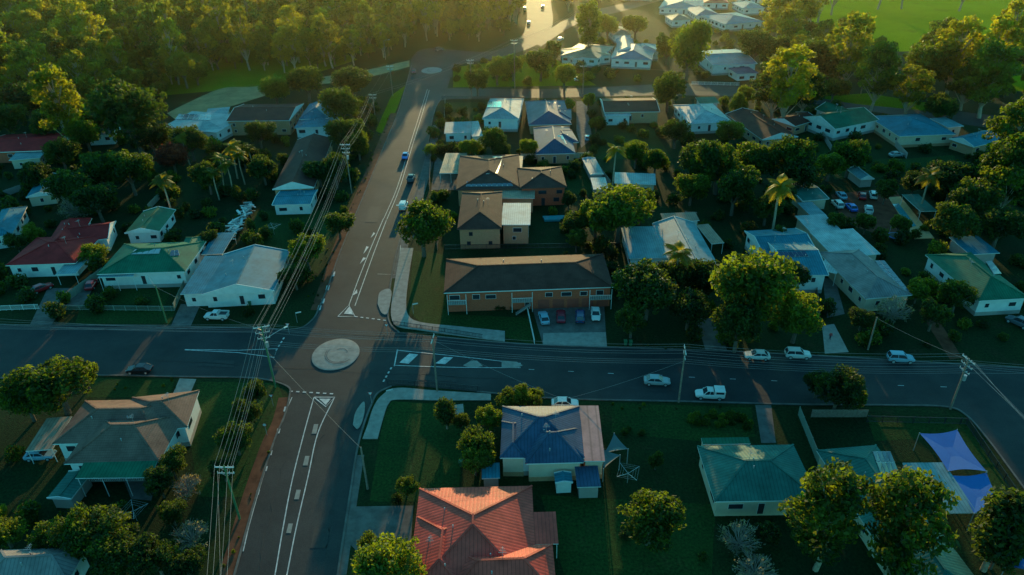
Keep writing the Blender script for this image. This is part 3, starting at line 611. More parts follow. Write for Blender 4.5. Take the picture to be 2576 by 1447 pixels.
def bare(seed):
    r=random.Random(seed); cl_=[]; limbs=[]
    for i in range(46):
        a=i*2.4; z=r.uniform(.5,2.6); q=1.9*math.sin(min(3,z)*1.05)**.5*r.uniform(.5,1) if math.sin(min(3,z)*1.05)>0 else .5
        c=Vector((q*math.cos(a),q*math.sin(a),z)); limbs.append((Vector((0,0,.3+z*.25)),c,.05,.02))
        for k in range(3): limbs.append((c*.6+Vector((0,0,.3)),c+Vector((r.uniform(-.5,.5),r.uniform(-.5,.5),r.uniform(0,.5))),.025,.012))
        cl_.append((c.x,c.y,c.z,.32))
    return tree_mesh("bare_shrub",cl_,LEAFP,mat("pale_bark",(.3,.22,.17),.9,.2,2),limbs,.12,100,.8,seed)
def palm(seed):
    r=random.Random(seed); mb_v=[];T=[]
    Hh=8.5; limbs=[]; p=Vector((0,0,0))
    for i in range(5):
        q=p+Vector((r.uniform(-.12,.12),r.uniform(-.12,.12),Hh/5)); limbs.append((p,q,.21-.015*i,.195-.015*i)); p=q
    top=p
    for i in range(17):
        a=i*2.4; el=r.uniform(-.1,1.2); L=r.uniform(2.4,3.1); prev=None
        for k in range(12):
            t=k/11; x=L*t*math.cos(el*(1-.5*t)); z=L*(math.sin(el)*t-.75*t*t*math.cos(el*.6))
            pos=top+Vector((x*math.cos(a),x*math.sin(a),z))
            if prev is not None:
                d=(pos-prev).normalized(); side=d.cross(Vector((0,0,1)))
                if side.length<.05: side=Vector((1,0,0))
                side.normalize(); ll=.75*math.sin(math.pi*min(1,t*.9+.12))+.08
                for sg in (-1,1):
                    for h in (0,.5):
                        b0=prev.lerp(pos,h); tip=b0+side*sg*ll+d*ll*.5+Vector((0,0,-ll*.45)); w=d*.09
                        mb_v+= [b0-w,b0+w,tip+w*.3,tip-w*.3]; T+=[.45+.5*r.random()]*4
            prev=pos
    mb=MB()
    for (A,B,r0,r1) in limbs: mb.cyl(A,B,r0,r1,BARKG,8,False)
    n=len(mb_v)//4; off=len(mb_v); me=bpy.data.meshes.new("palm")
    me.from_pydata([tuple(x) for x in mb_v]+mb.v,[],[(4*i,4*i+1,4*i+2,4*i+3) for i in range(n)]+[tuple(j+off for j in f) for f in mb.f])
    me.materials.append(LEAFG); me.materials.append(BARKG); me.polygons.foreach_set('material_index',[0]*n+[1]*len(mb.f))
    at=me.attributes.new('tint','FLOAT','POINT'); at.data.foreach_set('value',np.array(T+[0]*len(mb.v),dtype=np.float32)); return me
PROT={'b':[(broad(s),4.6,5.6) for s in (1,2,3,4,5)],'d':[(broad(s,LEAFD),4.6,5.6) for s in (11,12,13,14)],
 'g':[(gum(s),4.6,11.8) for s in (21,22,23,24)],'G':[(gum(s,LEAF,15,4.2,50,.34,110),4.0,10) for s in (31,32)],
 's':[(shrub(s),1.6,1.0) for s in (41,42)],'S':[(shrub(s,LEAFD),1.6,1.0) for s in (43,44)],'p':[(palm(51),2.9,8.3),(palm(52),2.9,8.3)],
 'w':[(bare(61),2.0,1.5)],'r':[(broad(71,LEAFR),4.6,5.6)],'c':[(gum(81,LEAFD,10,2.6,60,.34,90),2.6,6)]}
NM={'b':'broadleaf_tree','d':'mango_tree','g':'gum_tree','G':'silky_oak_tree','s':'shrub','S':'shrub','p':'palm_tree','w':'bare_shrub','r':'flowering_tree','c':'cypress_tree'}
def inst(name,me,x,y,sc,sz=1.0,par=None):
    o=bpy.data.objects.new(name,me); o.location=(x,y,0); o.rotation_euler=(random.uniform(-.04,.04),random.uniform(-.04,.04),random.uniform(0,6.28)); o.scale=(sc,sc*random.uniform(.85,1.12),sc*sz)
    scene.collection.objects.link(o)
    if par: o.parent=par
    return o
tre=[]
def T(u,v,r,k,sz=1.0):
    me,R,cz=random.choice(PROT[k]); sc=1
    if sz==1.0 and k in 'bd': sz=random.uniform(.88,1.1)
    for _ in range(4):
        P=G(u,v,cz*sc*sz); sc=r*depth(P)/FPX/R
    inst(NM[k],me,P.x,P.y,sc,sz); tre.append((P.x,P.y,R*sc))
for a in [(1060,565,72,'b'),(1558,520,92,'b'),(1500,545,52,'b'),(1612,505,55,'b'),(1895,715,118,'b'),(2010,785,72,'b'),(1630,725,85,'d'),(1700,690,60,'d'),(1735,770,60,'d'),(1780,700,60,'d'),(1590,800,50,'d'),(1860,810,70,'d'),
 (1755,395,58,'d'),(1810,405,70,'b'),(1895,400,60,'b'),(1985,400,62,'b'),(2020,440,55,'d'),(1740,470,45,'b'),(1850,470,60,'d'),(1960,490,50,'d'),(1930,520,45,'d'),(1683,222,50,'b'),(1650,400,35,'b'),(1600,380,35,'b'),(1700,330,40,'d'),(1840,330,38,'b'),
 (1735,110,60,'b',1.3),(1680,120,35,'d'),(1600,60,35,'b'),(1990,185,70,'g',.8),(1955,215,50,'G',.7),(2025,215,45,'G',.7),(1900,110,45,'d'),(1960,120,40,'b'),(2040,140,60,'d'),(2150,100,58,'g',.9),(2090,170,50,'d'),(2215,170,45,'G'),(2340,150,70,'b'),(2300,210,50,'g',.7),(2420,110,60,'g',.9),(2380,100,45,'G',.8),(2520,110,60,'g'),(2500,180,60,'G',.8),(2560,60,50,'g'),(2440,200,40,'G',.8),(2370,270,45,'b'),(2545,330,50,'G'),(2555,420,60,'G'),(2530,480,50,'b'),(2500,430,45,'G'),(1990,60,40,'g',.8),(1955,30,40,'g',.8),(2010,100,40,'b'),(2100,220,35,'b'),(2140,390,45,'b'),(2090,410,40,'b'),(2400,450,60,'d'),(2450,500,70,'d'),(2410,560,60,'d'),(2520,560,60,'d'),(2180,560,30,'b'),(2470,700,25,'b'),
 (2040,-10,38,'g'),(2075,-40,36,'g'),(2110,-60,36,'g'),(2230,-75,36,'g'),(2290,-70,34,'g'),(2440,-70,36,'g'),(2000,10,38,'g'),
 (330,285,80,'d',1.2),(255,290,55,'d'),(380,340,55,'d'),(430,390,42,'r'),(475,350,50,'d'),(650,330,40,'d'),(850,260,55,'d'),(880,200,50,'d'),(865,330,50,'d'),(840,420,45,'d'),(900,360,35,'b'),(800,430,40,'d'),(770,200,50,'b'),(690,220,40,'b'),(150,380,48,'d'),(90,440,45,'d'),(180,470,60,'d'),(250,430,60,'d'),(320,420,60,'d'),(240,500,55,'d'),(190,520,45,'w'),(520,440,45,'d'),(610,390,40,'d'),(660,420,40,'d'),(850,560,40,'d'),(770,630,48,'b'),(740,690,40,'d'),(80,590,35,'b'),(40,610,30,'d'),(230,640,38,'b'),(520,600,30,'d'),(210,330,45,'b'),(60,250,60,'d'),(140,240,60,'g'),(20,300,50,'d'),(180,290,50,'d'),(110,310,45,'d'),
 (140,965,92,'b'),(60,1000,60,'b'),(210,940,40,'b'),(200,1330,78,'b'),(275,1335,60,'G',.6),(120,1350,55,'b'),(300,1400,70,'d'),(390,1400,60,'d'),(10,1340,50,'b'),(430,1165,44,'d'),(470,1225,40,'w'),(400,1215,40,'d'),(590,1100,50,'d'),(620,1040,40,'d'),(640,985,35,'d'),(480,1350,52,'w'),(560,1180,35,'d'),(430,1290,35,'d'),(470,1420,50,'d'),
 (1205,1110,52,'b'),(1225,1055,42,'b'),(1195,1155,46,'b'),(1637,1295,95,'b'),(985,1420,105,'b'),(1275,1005,34,'b'),(1315,1000,34,'b'),(1340,1015,28,'b'),(1350,990,22,'b'),(1122,1040,22,'c'),(1160,1060,25,'b'),(1020,1225,32,'b'),(930,1375,34,'b'),(2110,980,62,'d'),(2150,1000,40,'b'),(2060,960,40,'d'),(2095,1285,90,'G'),(2290,1315,102,'G'),(2520,1335,60,'c',1.1),(2515,1380,60,'d'),(2030,1300,40,'G'),
 (1860,1355,52,'w'),(1900,1430,50,'w'),(1930,1340,35,'d'),(1650,1160,25,'d'),(2250,780,45,'w'),(2170,800,35,'d'),(2310,730,36,'b'),(2350,790,40,'d'),(2410,740,50,'b'),(2100,560,25,'d'),(2265,560,28,'b'),(1500,310,20,'b'),(1480,250,20,'b'),(1330,370,28,'b'),(1240,350,40,'b'),(1185,370,30,'b'),(1265,380,25,'d'),(1360,155,40,'b'),(1420,185,35,'b'),(1390,130,30,'d'),(1200,200,35,'b'),(1250,170,35,'b'),(1530,60,35,'b'),(1480,60,35,'G'),(1290,165,30,'b'),(1860,260,30,'b'),(1445,560,40,'d'),(1450,600,30,'b'),(1430,500,25,'d'),(1880,240,28,'b'),(2000,690,45,'d'),(1960,590,30,'d'),(2230,480,30,'d'),(2300,460,35,'d')]: T(*a)
for a in [(410,452,34),(460,345,26),(545,400,30),(535,435,26),(580,370,30),(600,390,28),(570,415,28),(625,375,24),(1545,380,38),(1965,470,50),(1710,640,48),(2340,440,38),(2480,440,26)]: T(a[0],a[1],a[2],'p')
fo=empty("forest")
def scatter(par,region,step,kinds,smin,smax,szr=(.9,1.2),avoid=True,nm="tree",keep=1.0):
    xs=[p[0] for p in region]; ys=[p[1] for p in region]
    y=min(ys)
    while y<max(ys):
        x=min(xs)
        while x<max(xs):
            px,py=x+random.uniform(-.45,.45)*step,y+random.uniform(-.45,.45)*step
            x+=step
            if random.random()>keep or not inpoly(px,py,region): continue
            if avoid:
                if any(inpoly(px,py,b) for b in blocked): continue
                bad=False
                for (O,ux,uy,Wd,D) in rects:
                    d=Vector((px,py,0))-O; a,b=d.dot(ux),d.dot(uy)
                    if -1.6<a<Wd+1.6 and -2.2<b<D+1.6: bad=True;break
                if bad: continue
            if any((px-a)**2+(py-b)**2<(c*.6)**2 for a,b,c in tre): continue
            me,R,cz=random.choice(PROT[random.choice(kinds)]); inst(nm,me,px,py,random.uniform(smin,smax),random.uniform(*szr),par)
        y+=step
def WR(pts): return [(p.x,p.y) for p in W(pts)]
scatter(fo,WR([(-500,330),(0,300),(250,290),(420,250),(560,190),(760,190),(900,170),(1010,130),(1040,105),(1200,112),(1290,88),(1310,50),(1300,-40),(1280,-110),(-1000,-110)]),8.4,'gggGbb',.75,1.35,(.85,1.35),nm="gum_tree")
scatter(fo,WR([(1400,55),(1500,30),(1640,0),(1800,-20),(2000,-30),(2010,-110),(1400,-110)]),13,'gbd',.7,1.0,nm="gum_tree",keep=.8)
scatter(fo,WR([(2100,190),(2230,150),(2600,150),(2800,200),(2700,290),(2400,270),(2150,230)]),11,'gGbb',.6,.95,(.8,1.1),nm="gum_tree",keep=.8)
scatter(fo,WR([(1930,80),(2060,100),(2180,125),(2100,200),(1950,210),(1920,150)]),9,'gbd',.7,1.0,nm="gum_tree",keep=.8)
sh=empty("garden_shrubs")
scatter(sh,WR([(-300,380),(0,380),(300,350),(720,260),(960,260),(960,290),(860,560),(760,790),(-400,810)]),4.6,'sSSS',.7,1.7,(.8,1.4),nm="shrub",keep=.55)
scatter(sh,WR([(1100,270),(2000,260),(2800,390),(2900,900),(2000,870),(1560,860),(1400,640),(1100,620),(1060,520)]),4.6,'sSSS',.6,1.6,(.8,1.3),nm="shrub",keep=.5)
scatter(sh,WR([(1420,120),(1900,60),(1950,200),(1640,205),(1420,215)]),6,'sSS',.8,1.8,nm="shrub",keep=.5)
scatter(sh,WR([(1150,160),(1400,150),(1440,215),(1150,215)]),6,'sS',.8,1.6,nm="shrub",keep=.35)
scatter(sh,WR([(-300,1010),(0,1060),(70,1180),(60,1300),(-100,1500),(-500,1500)]),5,'sS',.7,1.6,nm="shrub",keep=.6)
scatter(sh,WR([(60,1280),(530,1260),(560,1330),(500,1500),(100,1500)]),4,'sSS',.6,1.3,nm="shrub",keep=.6)
scatter(sh,WR([(1520,1030),(1740,1100),(1790,1260),(1420,1260),(1530,1100)]),6,'SS',.2,.5,nm="shrub",keep=.2)
scatter(sh,WR([(1340,1260),(2000,1300),(2000,1460),(1420,1460)]),6,'SsS',.2,.6,nm="shrub",keep=.2)
scatter(sh,WR([(1730,1040),(1890,1045),(1885,1080),(1740,1070)]),1.3,'s',.4,.6,nm="shrub",keep=.95)
scatter(sh,WR([(1540,1075),(1650,1085),(1650,1100),(1540,1095)]),1.6,'S',.35,.5,nm="shrub",keep=.9)
scatter(sh,WR([(1180,755),(1290,765),(1290,785),(1180,775)]),1.4,'S',.5,.65,(.9,1),avoid=False,nm="shrub",keep=1)
scatter(sh,WR([(1050,1270),(1010,1240),(990,1262),(1020,1275)]),1.6,'S',.4,.6,nm="shrub",keep=1)
vg=empty("verge_weeds")
for reg in ([(690,1100),(715,1110),(640,1300),(560,1500),(500,1500),(600,1300)],[(790,780),(830,690),(900,500),(985,290),(960,290),(860,510),(770,740)],[(300,955),(470,958),(440,1000),(200,1000)],[(1540,1012),(2360,1026),(2380,1050),(1540,1040)],[(1540,862),(2380,900),(2380,915),(1540,874)]):
    scatter(vg,WR(reg),1.7,'sS',.07,.22,(.8,1.6),nm="weed",keep=.4)
# ------------------------------------------------------------ fences
def fence(pts,h,m,kind='panel'):
    P=W(pts); mb=MB()
    for i in range(len(P)-1):
        a,b=P[i],P[i+1]; L=(b-a).length; ux=(b-a).normalized(); uy=Vector((-ux.y,ux.x,0))
        if kind=='panel':
            mb.box(a,ux,uy,0,L,-.02,.02,.05,h,m); x=0
            while x<=L: mb.box(a,ux,uy,x-.05,x+.05,-.06,.06,0,h+.08,m); x+=2.4
        else:
            mb.box(a,ux,uy,0,L,-.03,.03,h-.08,h,m); mb.box(a,ux,uy,0,L,-.03,.03,.15,.22,m); x=0
            st=.3 if kind=='rail' else .22
            while x<=L: mb.box(a,ux,uy,x-.02,x+.04,-.02,.02,.02 if int(x/st)%6==0 else .16,h-.04,m); x+=st
            x=0
            while x<=L: mb.box(a,ux,uy,x-.05,x+.05,-.05,.05,0,h+.06,m); x+=2.4
    mb.obj("fence")
FG=mat("green_fence",(0.24,0.27,0.2),.6,.1,1)
fence([(990,818),(1060,828),(1215,852)],1.0,DARK,'rail'); fence([(975,965),(1100,972),(1208,984)],1.0,DARK,'rail')
fence([(0,782),(100,778)],1.2,WHITE,'pk'); fence([(145,780),(440,783)],1.2,FG,'pk'); fence([(150,775),(195,740),(262,690)],1.8,FG); fence([(440,780),(475,700)],1.6,FG)
fence([(2008,1045),(2068,1195)],1.8,FG); fence([(375,530),(432,470)],1.8,FG); fence([(2180,1062),(2430,1068),(2560,1260)],1.3,DARK,'pk')
fence([(2205,320),(2280,400)],1.8,GREYW); fence([(2065,340),(2090,380)],1.8,GREYW); fence([(1120,255),(1118,300)],1.2,FG,'pk'); fence([(1112,250),(1320,252)],1.2,DARK,'rail')
fence([(1740,213),(1860,216)],1.2,WHITE,'pk'); fence([(1310,402),(1480,398)],1.8,CREAM); fence([(1480,395),(1535,470)],1.8,GREYW); fence([(0,500),(55,480)],1.8,GREYW); fence([(1325,775),(1345,868)],1.2,WHITE,'pk')
fence([(2040,1050),(2180,1050)],1.6,WOOD); fence([(1085,380),(1080,478)],1.6,WOOD); fence([(1110,560),(1100,630)],1.6,WOOD); fence([(1120,628),(1560,622)],1.2,DARK,'rail'); fence([(2050,720),(2060,800)],1.5,WOOD)
# ------------------------------------------------------------ poles & wires
def pole(bu,bv,tv,arms=2,m=None,ang=0.0,r=.17):
    m=m or WOOD; B=G(bu,bv); h=1.0
    for _ in range(20):
        h*= (bv-tv)/max(1e-3,(bv-proj(B+Vector((0,0,h)))[1]))
    mb=MB(); mb.cyl((0,0,0),(0,0,h),r,r*.7,m,8)
    ax=Vector((math.cos(ang),math.sin(ang),0)); tips=[]
    for k in range(arms):
        z=h-.25-k*1.1; L=1.3-.15*k
        mb.beam(Vector((0,0,z))-ax*L,Vector((0,0,z))+ax*L,.12,.14,WHITE if k==0 else STEEL)
        mb.beam(Vector((0,0,z-.6)),Vector((0,0,z))+ax*L*.6,.04,.04,STEEL); mb.beam(Vector((0,0,z-.6)),Vector((0,0,z))-ax*L*.6,.04,.04,STEEL)
        for t in (-1,-.45,.45,1):
            q=ax*L*t*.95; mb.cyl((q.x,q.y,z+.07),(q.x,q.y,z+.32),.06,.05,WHITE,6); tips.append(B+Vector((q.x,q.y,z+.33)))
    if arms>=3: mb.cyl((.32,-.1,h-4.2),(.32,-.1,h-3.2),.28,.28,STEEL,10)
    if arms==0: tips=[B+Vector((0,0,h-.2))]
    ob=mb.obj("power_pole",None); ob.location=B
    return dict(B=B,h=h,tips=tips)
a_ns=math.atan2((G(1000,470)-G(905,695)).y,(G(1000,470)-G(905,695)).x)-math.pi/2
a_ew=math.pi/2+math.atan2((G(2300,970)-G(1200,925)).y,(G(2300,970)-G(1200,925)).x)
p1=pole(693,975,820,3,WOODG,.3); p2=pole(1100,985,850,1,None,a_ew); p3=pole(1707,1012,878,2,None,a_ew); p4=pole(2390,1030,902,3,None,a_ew+.3)
p5=pole(603,1305,1172,2,WOODG,a_ns); p6=pole(925,1230,1125,0,None); p7=pole(420,812,720,0,WOODG); p8=pole(885,487,362,3,None,a_ns); p9=pole(943,290,237,2,None,a_ns)
p10=pole(988,242,165,2,None,a_ns); p11=pole(1187,245,150,2); p12=pole(1295,225,100,2); p13=pole(1466,237,165,1); p14=pole(2165,237,187,1); p15=pole(2183,880,798,0)
wires=[]
def wire(a,b,sag=.02):
    a,b=Vector(a),Vector(b); n=14; L=(b-a).length
    wires.append([a.lerp(b,i/n)-Vector((0,0,4*sag*L*(i/n)*(1-i/n))) for i in range(n+1)])
def span(p,q,idx,sag=.018):
    for i in idx:
        if i<len(p['tips']) and i<len(q['tips']): wire(p['tips'][i],q['tips'][i],sag+(i%3)*.0015)
def low(p,dz,dx=0): return p['B']+Vector((dx,0,p['h']-dz))
span(p1,p8,(0,1,3,4,6,7,9,11),.02); span(p8,p9,(0,1,3,4,7)); span(p9,p11,(0,3)); span(p1,p5,(0,1,2,3,5,6),.02); span(p1,p2,(0,1,2,3)); wire(p1['tips'][5],p2['tips'][1]); span(p2,p3,(0,1,2,3)); span(p3,p4,(0,1,2,3,5)); span(p9,p10,(0,3)); span(p11,p12,(0,1,3,5)); span(p12,p13,(0,3))
for dz in (2.0,2.4,2.8): wire(low(p1,dz+1),low(p2,dz),.018); wire(low(p2,dz),low(p3,dz),.018); wire(low(p3,dz),low(p4,dz),.018)
far=[G(-600,800,11)+Vector((0,i*1.1,-.5*(i%3))) for i in range(7)]
for i in range(7): wire(p1['tips'][i],far[i],.015)
f2=[G(3000,1500,12)+Vector((i*.9,0,0)) for i in range(6)]; f3=[G(3000,960,12)+Vector((0,i*.8,0)) for i in range(5)]
for i in range(6): wire(p4['tips'][i],f2[i],.015)
for i in range(5): wire(p4['tips'][i+4],f3[i],.015)
f4=[G(480,1900,11)+Vector((i*.7,0,0)) for i in range(5)]
for i in range(5): wire(p5['tips'][i],f4[i],.015)
wire(p1['B']+Vector((0,0,p1['h']*.6)),p6['tips'][0],.01); wire(p2['tips'][1],G(1420,1005,4),.02); wire(G(1420,1005,4),p3['tips'][1]-Vector((0,0,2)),.02)
wire(p15['tips'][0],p4['tips'][0],.02); wire(p12['tips'][0],G(1440,30,14),.02); wire(p12['tips'][2],G(1450,28,14),.02); wire(p12['tips'][3],G(1460,26,14),.02); wire(p13['tips'][1],p14['tips'][1],.01); wire(p7['tips'][0],G(370,690,4)); wire(p7['tips'][0],p1['tips'][0])
cu=bpy.data.curves.new("power_lines",'CURVE'); cu.dimensions='3D'; cu.bevel_depth=.017; cu.bevel_resolution=0
for wv in wires:
    s=cu.splines.new('POLY'); s.points.add(len(wv)-1)
    for i,p in enumerate(wv): s.points[i].co=(p.x,p.y,p.z,1)
cu.materials.append(mat("aluminium_cable",(0.4,0.32,0.28),.7,.05,1)); scene.collection.objects.link(bpy.data.objects.new("power_lines",cu))
def lamp(bu,bv,h,dx,dy):
    B=G(bu,bv); mb=MB(); mb.cyl((0,0,0),(0,0,h),.09,.06,STEEL,8); pr=Vector((0,0,h))
    for k in range(1,6):
        t=k/5; q=Vector((dx*t,dy*t,h+.5*math.sin(t*1.5))); mb.cyl(pr,q,.05,.045,STEEL,6); pr=q
    d=Vector((dx,dy,0)).normalized(); mb.beam(pr,pr+d*.7,.28,.14,WHITE)
    o=mb.obj("street_lamp"); o.location=B
lamp(1040,600,8,-2.6,.4); lamp(693,966,9.5,2.6,2.6); lamp(970,150,8,2,0)
def sign(u,v,h,kind):
    B=G(u,v); mb=MB(); mb.cyl((0,0,0),(0,0,h),.04,.04,STEEL,6); RED=mat("sign_red",(0.5,.03,.03),.5,.05,1)
    if kind=='give':
        for s,m,y in ((.5,RED,-.05),(.34,WHITE,-.056)): mb.face([(-s,y,h+s*.55),(0,y,h-s*1.1),(s,y,h+s*.55)],m)
        mb.face([(-.5,-.045,h+.275),(.5,-.045,h+.275),(0,-.045,h-.55)],STEEL); nm="give_way_sign"
    elif kind=='blade': mb.box(Vector((0,0,0)),Vector((.9,.3,0)).normalized(),Vector((-.3,.9,0)).normalized(),0,1.1,-.02,.02,h-.25,h,WHITE); nm="street_sign"
    else:
        for s,m,y in ((.35,RED,-.05),(.27,WHITE,-.056)): mb.face([(s*math.cos(t*math.pi/8),y,h+s*math.sin(t*math.pi/8)) for t in range(16)],m)
        nm="speed_sign"
    o=mb.obj(nm); o.location=B
sign(688,1022,2.3,'give'); sign(1040,790,2.4,'blade'); sign(748,812,2.4,'blade'); sign(728,840,2.2,'give'); sign(975,1010,2.4,'blade'); sign(975,842,2.2,'give'); sign(672,1095,2.2,'speed'); sign(935,1015,2.2,'give')
# ------------------------------------------------------------ vehicles
CP={'white':(.74,.68,.6),'silver':(.34,.36,.34),'blue':(.02,.14,.5),'navy':(.02,.05,.13),'black':(.015,.016,.018),'red':(.5,.02,.02),'maroon':(.28,.015,.03),'grey':(.12,.12,.13),'sky':(.25,.4,.46)}
TYRE=mat("tyre",(.02,.02,.02),.8,.1,1); HL=mat("headlight",(.7,.7,.68),.15,.02,1); TL=mat("taillight",(.4,.02,.01),.2,.02,1)
def car(u,v,nu,nv,colr,kind='sedan',name=None,L=None):
    B=G(u,v,0); d=G(nu,nv)-B; ang=math.atan2(d.y,d.x); p=mat("car_paint_"+colr,CP[colr],.25,.05,1); mb=MB()
    X,Y,Zz=Vector((1,0,0)),Vector((0,1,0)),Vector((0,0,0))
    up=.0 if kind=='sedan' else .16
    st=[(-2.25,.5,.82,.74),(-2.15,.34,.95,.84),(-1.45,.28,1.0,.9),(-.2,.26,.98,.92),(1.05,.27,.95,.9),(1.85,.32,.84,.86),(2.15,.4,.72,.78),(2.25,.5,.6,.68)]
    if kind in('ute','canopy'): st=[(x-(.3 if x<0 else 0),a,b,c_) for x,a,b,c_ in st]
    ring=[]
    for x,zb,zt,hw in st:
        zt+=up; zb+=up*.6; zm=(zb+zt)/2
        ring.append([(x,-hw*.9,zb),(x,-hw,zm),(x,-hw*.97,zt-.08),(x,-hw*.84,zt),(x,hw*.84,zt),(x,hw*.97,zt-.08),(x,hw,zm),(x,hw*.9,zb)])
    for a,b in zip(ring[:-1],ring[1:]):
        for i in range(8): j=(i+1)%8; mb.face([a[i],a[j],b[j],b[i]],p)
    mb.face(ring[0],p); mb.face(ring[-1][::-1],p)
    if kind=='sedan': cb=(-1.85,1.0,-1.2,.25,.95,1.43)
    elif kind in('suv','van'): cb=(-2.15,1.0,-1.85,.3,1.1,1.75 if kind=='suv' else 2.0)
    else: cb=(-.75,1.0,-.6,.35,1.1,1.72)
    x0,x1,tx0,tx1,z0,z1=cb; hb,ht=.78,.64
    b=[Vector(q) for q in ((x0,-hb,z0),(x1,-hb,z0),(x1,hb,z0),(x0,hb,z0))]; t=[Vector(q) for q in ((tx0,-ht,z1),(tx1,-ht,z1),(tx1,ht,z1),(tx0,ht,z1))]
    for i in range(4): j=(i+1)%4; mb.face([b[i],b[j],t[j],t[i]],GLASS if not (kind=='van' and i in(3,)) else p)
    mb.box(Zz,X,Y,tx0-.03,tx1+.03,-ht-.03,ht+.03,z1-.02,z1+.03,p); mb.box(Zz,X,Y,tx0+.12,tx1-.12,-ht+.12,ht-.12,z1+.03,z1+.06,p)
    for i in range(4): mb.beam(b[i],t[i],.08,.08,p)
    for s in(-1,1):
        xm=(x0+x1)/2-.1; mb.beam((xm,s*hb,z0),((tx0+tx1)/2,s*ht,z1),.09,.05,p); mb.box(Zz,X,Y,x1-.25,x1-.1,s*.88-.1,s*.88+.1,z0,z0+.14,p)
        wx=(-1.4-(.25 if kind in('ute','canopy') else 0),1.4); R=.33+up*.3
        for x in wx:
            mb.cyl((x,s*.68,R),(x,s*.93,R),R,R,TYRE,14); mb.cyl((x,s*.93,R),(x,s*.945,R),R*.62,R*.55,STEEL,10)
        mb.box(Zz,X,Y,2.08,2.2,s*.55-.14,s*.55+.14,.58+up,.7+up,HL); xr=st[0][0]; mb.box(Zz,X,Y,xr-.03,xr+.08,s*.6-.12,s*.6+.12,.66+up,.82+up,TL)
    mb.box(Zz,X,Y,2.2,2.27,-.4,.4,.48,.6,DARK)
    if kind=='ute':
        xr=-2.5; zt=1.0+up
        for s in(-1,1): mb.box(Zz,X,Y,xr,-.8,s*.86-.04,s*.86+.04,zt-.02,zt+.32,p)
        mb.box(Zz,X,Y,xr-.06,xr,-.9,.9,zt-.02,zt+.32,p); mb.box(Zz,X,Y,xr,-.8,-.82,.82,zt-.0,zt+.03,DARK); mb.box(Zz,X,Y,-.8,-.76,-.82,.82,zt,zt+.6,p)
    if kind=='canopy':
        zt=1.0+up; mb.box(Zz,X,Y,-2.5,-.82,-.86,.86,zt-.02,zt+.75,WHITE); mb.box(Zz,X,Y,-2.3,-1.0,-.875,.875,zt+.2,zt+.6,GLASS)
    if kind=='van': mb.box(Zz,X,Y,-2.16,-.2,-.8,.8,1.0,1.98,p)
    o=mb.obj(name or {'sedan':'parked_car','suv':'parked_suv','ute':'pickup_truck','canopy':'pickup_truck','van':'van'}[kind]); o.location=B+Vector((0,0,.05)); o.rotation_euler=(0,0,ang)
    return o
for a in [(1020,398,1012,425,'blue','sedan','driving_car'),(1035,454,1050,415,'grey','ute'),(1016,524,1030,490,'white','van'),(545,802,500,801,'white','ute'),(353,936,300,937,'black','sedan','driving_car'),(1652,965,1700,967,'silver','sedan','driving_car'),(1782,1000,1740,998,'white','canopy'),
 (1903,901,1860,899,'white','sedan'),(2005,899,2050,901,'white','suv'),(2263,909,2300,911,'sky','suv'),(1368,806,1360,780,'sky','sedan'),(1411,802,1410,775,'maroon','sedan'),(1459,803,1459,775,'navy','suv'),(1498,797,1500,825,'white','sedan'),
 (107,731,130,722,'red','sedan'),(232,722,245,700,'red','sedan'),(1478,352,1476,330,'sky','sedan'),(105,1152,140,1150,'sky','sedan'),(1421,1022,1440,1022,'white','sedan'),(2105,520,2090,505,'white','suv'),(2140,527,2125,512,'blue','sedan'),(2183,534,2180,510,'white','ute'),(2115,497,2100,480,'sky','sedan'),(2168,498,2165,475,'red','sedan'),(2195,497,2190,475,'white','suv'),
 (1041,184,1041,195,'maroon','sedan'),(1410,102,1425,95,'white','sedan'),(1458,204,1475,204,'white','sedan'),(2560,818,2520,800,'grey','suv'),(1330,60,1332,30,'white','sedan'),(1365,20,1364,0,'silver','sedan'),(1320,25,1320,5,'white','suv'),(1105,128,1115,126,'grey','suv'),(2254,394,2275,392,'silver','sedan')]: car(*a)
# ------------------------------------------------------------ shade sails
SAIL=mat("sail_cloth",(0.01,0.12,0.38),.8,.06,.5); SAILG=mat("sail_grey",(0.12,0.13,0.12),.7,.06,.5)
def sail(pts,zs,m):
    C=[G(u,v,z) for (u,v),z in zip(pts,zs)]; n=len(C); cen=sum(C,Vector())/n; mb=MB(); ed=[]
    for i in range(n):
        a,b=C[i],C[(i+1)%n]
        for k in range(8):
            t=k/8; p=a.lerp(b,t); p=p.lerp(cen,.32*t*(1-t)*1.3); ed.append(p)
    N_=len(ed); prev=ed
    for s in (.75,.5,.25):
        cur=[cen.lerp(p,s)-Vector((0,0,.25*(1-s))) for p in ed]
        for i in range(N_): j=(i+1)%N_; mb.face([prev[i],prev[j],cur[j],cur[i]],m)
        prev=cur
    mb.face(prev,m)
    for q in C: mb.cyl((q.x,q.y,0),(q.x,q.y,q.z+.1),.07,.07,STEEL,6)
    mb.obj("shade_sail")
sail([(2385,1186),(2482,1186),(2408,1081),(2313,1090)],[3.5,3.7,3.6,3.5],SAIL); sail([(2450,1292),(2527,1276),(2482,1189),(2390,1196)],[3.2,3.4,3.4,3.3],SAIL); sail([(2530,1425),(2600,1440),(2600,1370)],[3,3.4,3.6],SAIL)
sail([(1520,1140),(1580,1130),(1545,1090)],[2.6,3,3.2],SAILG); sail([(1518,1180),(1560,1145),(1518,1130)],[2.6,3,3],SAILG)
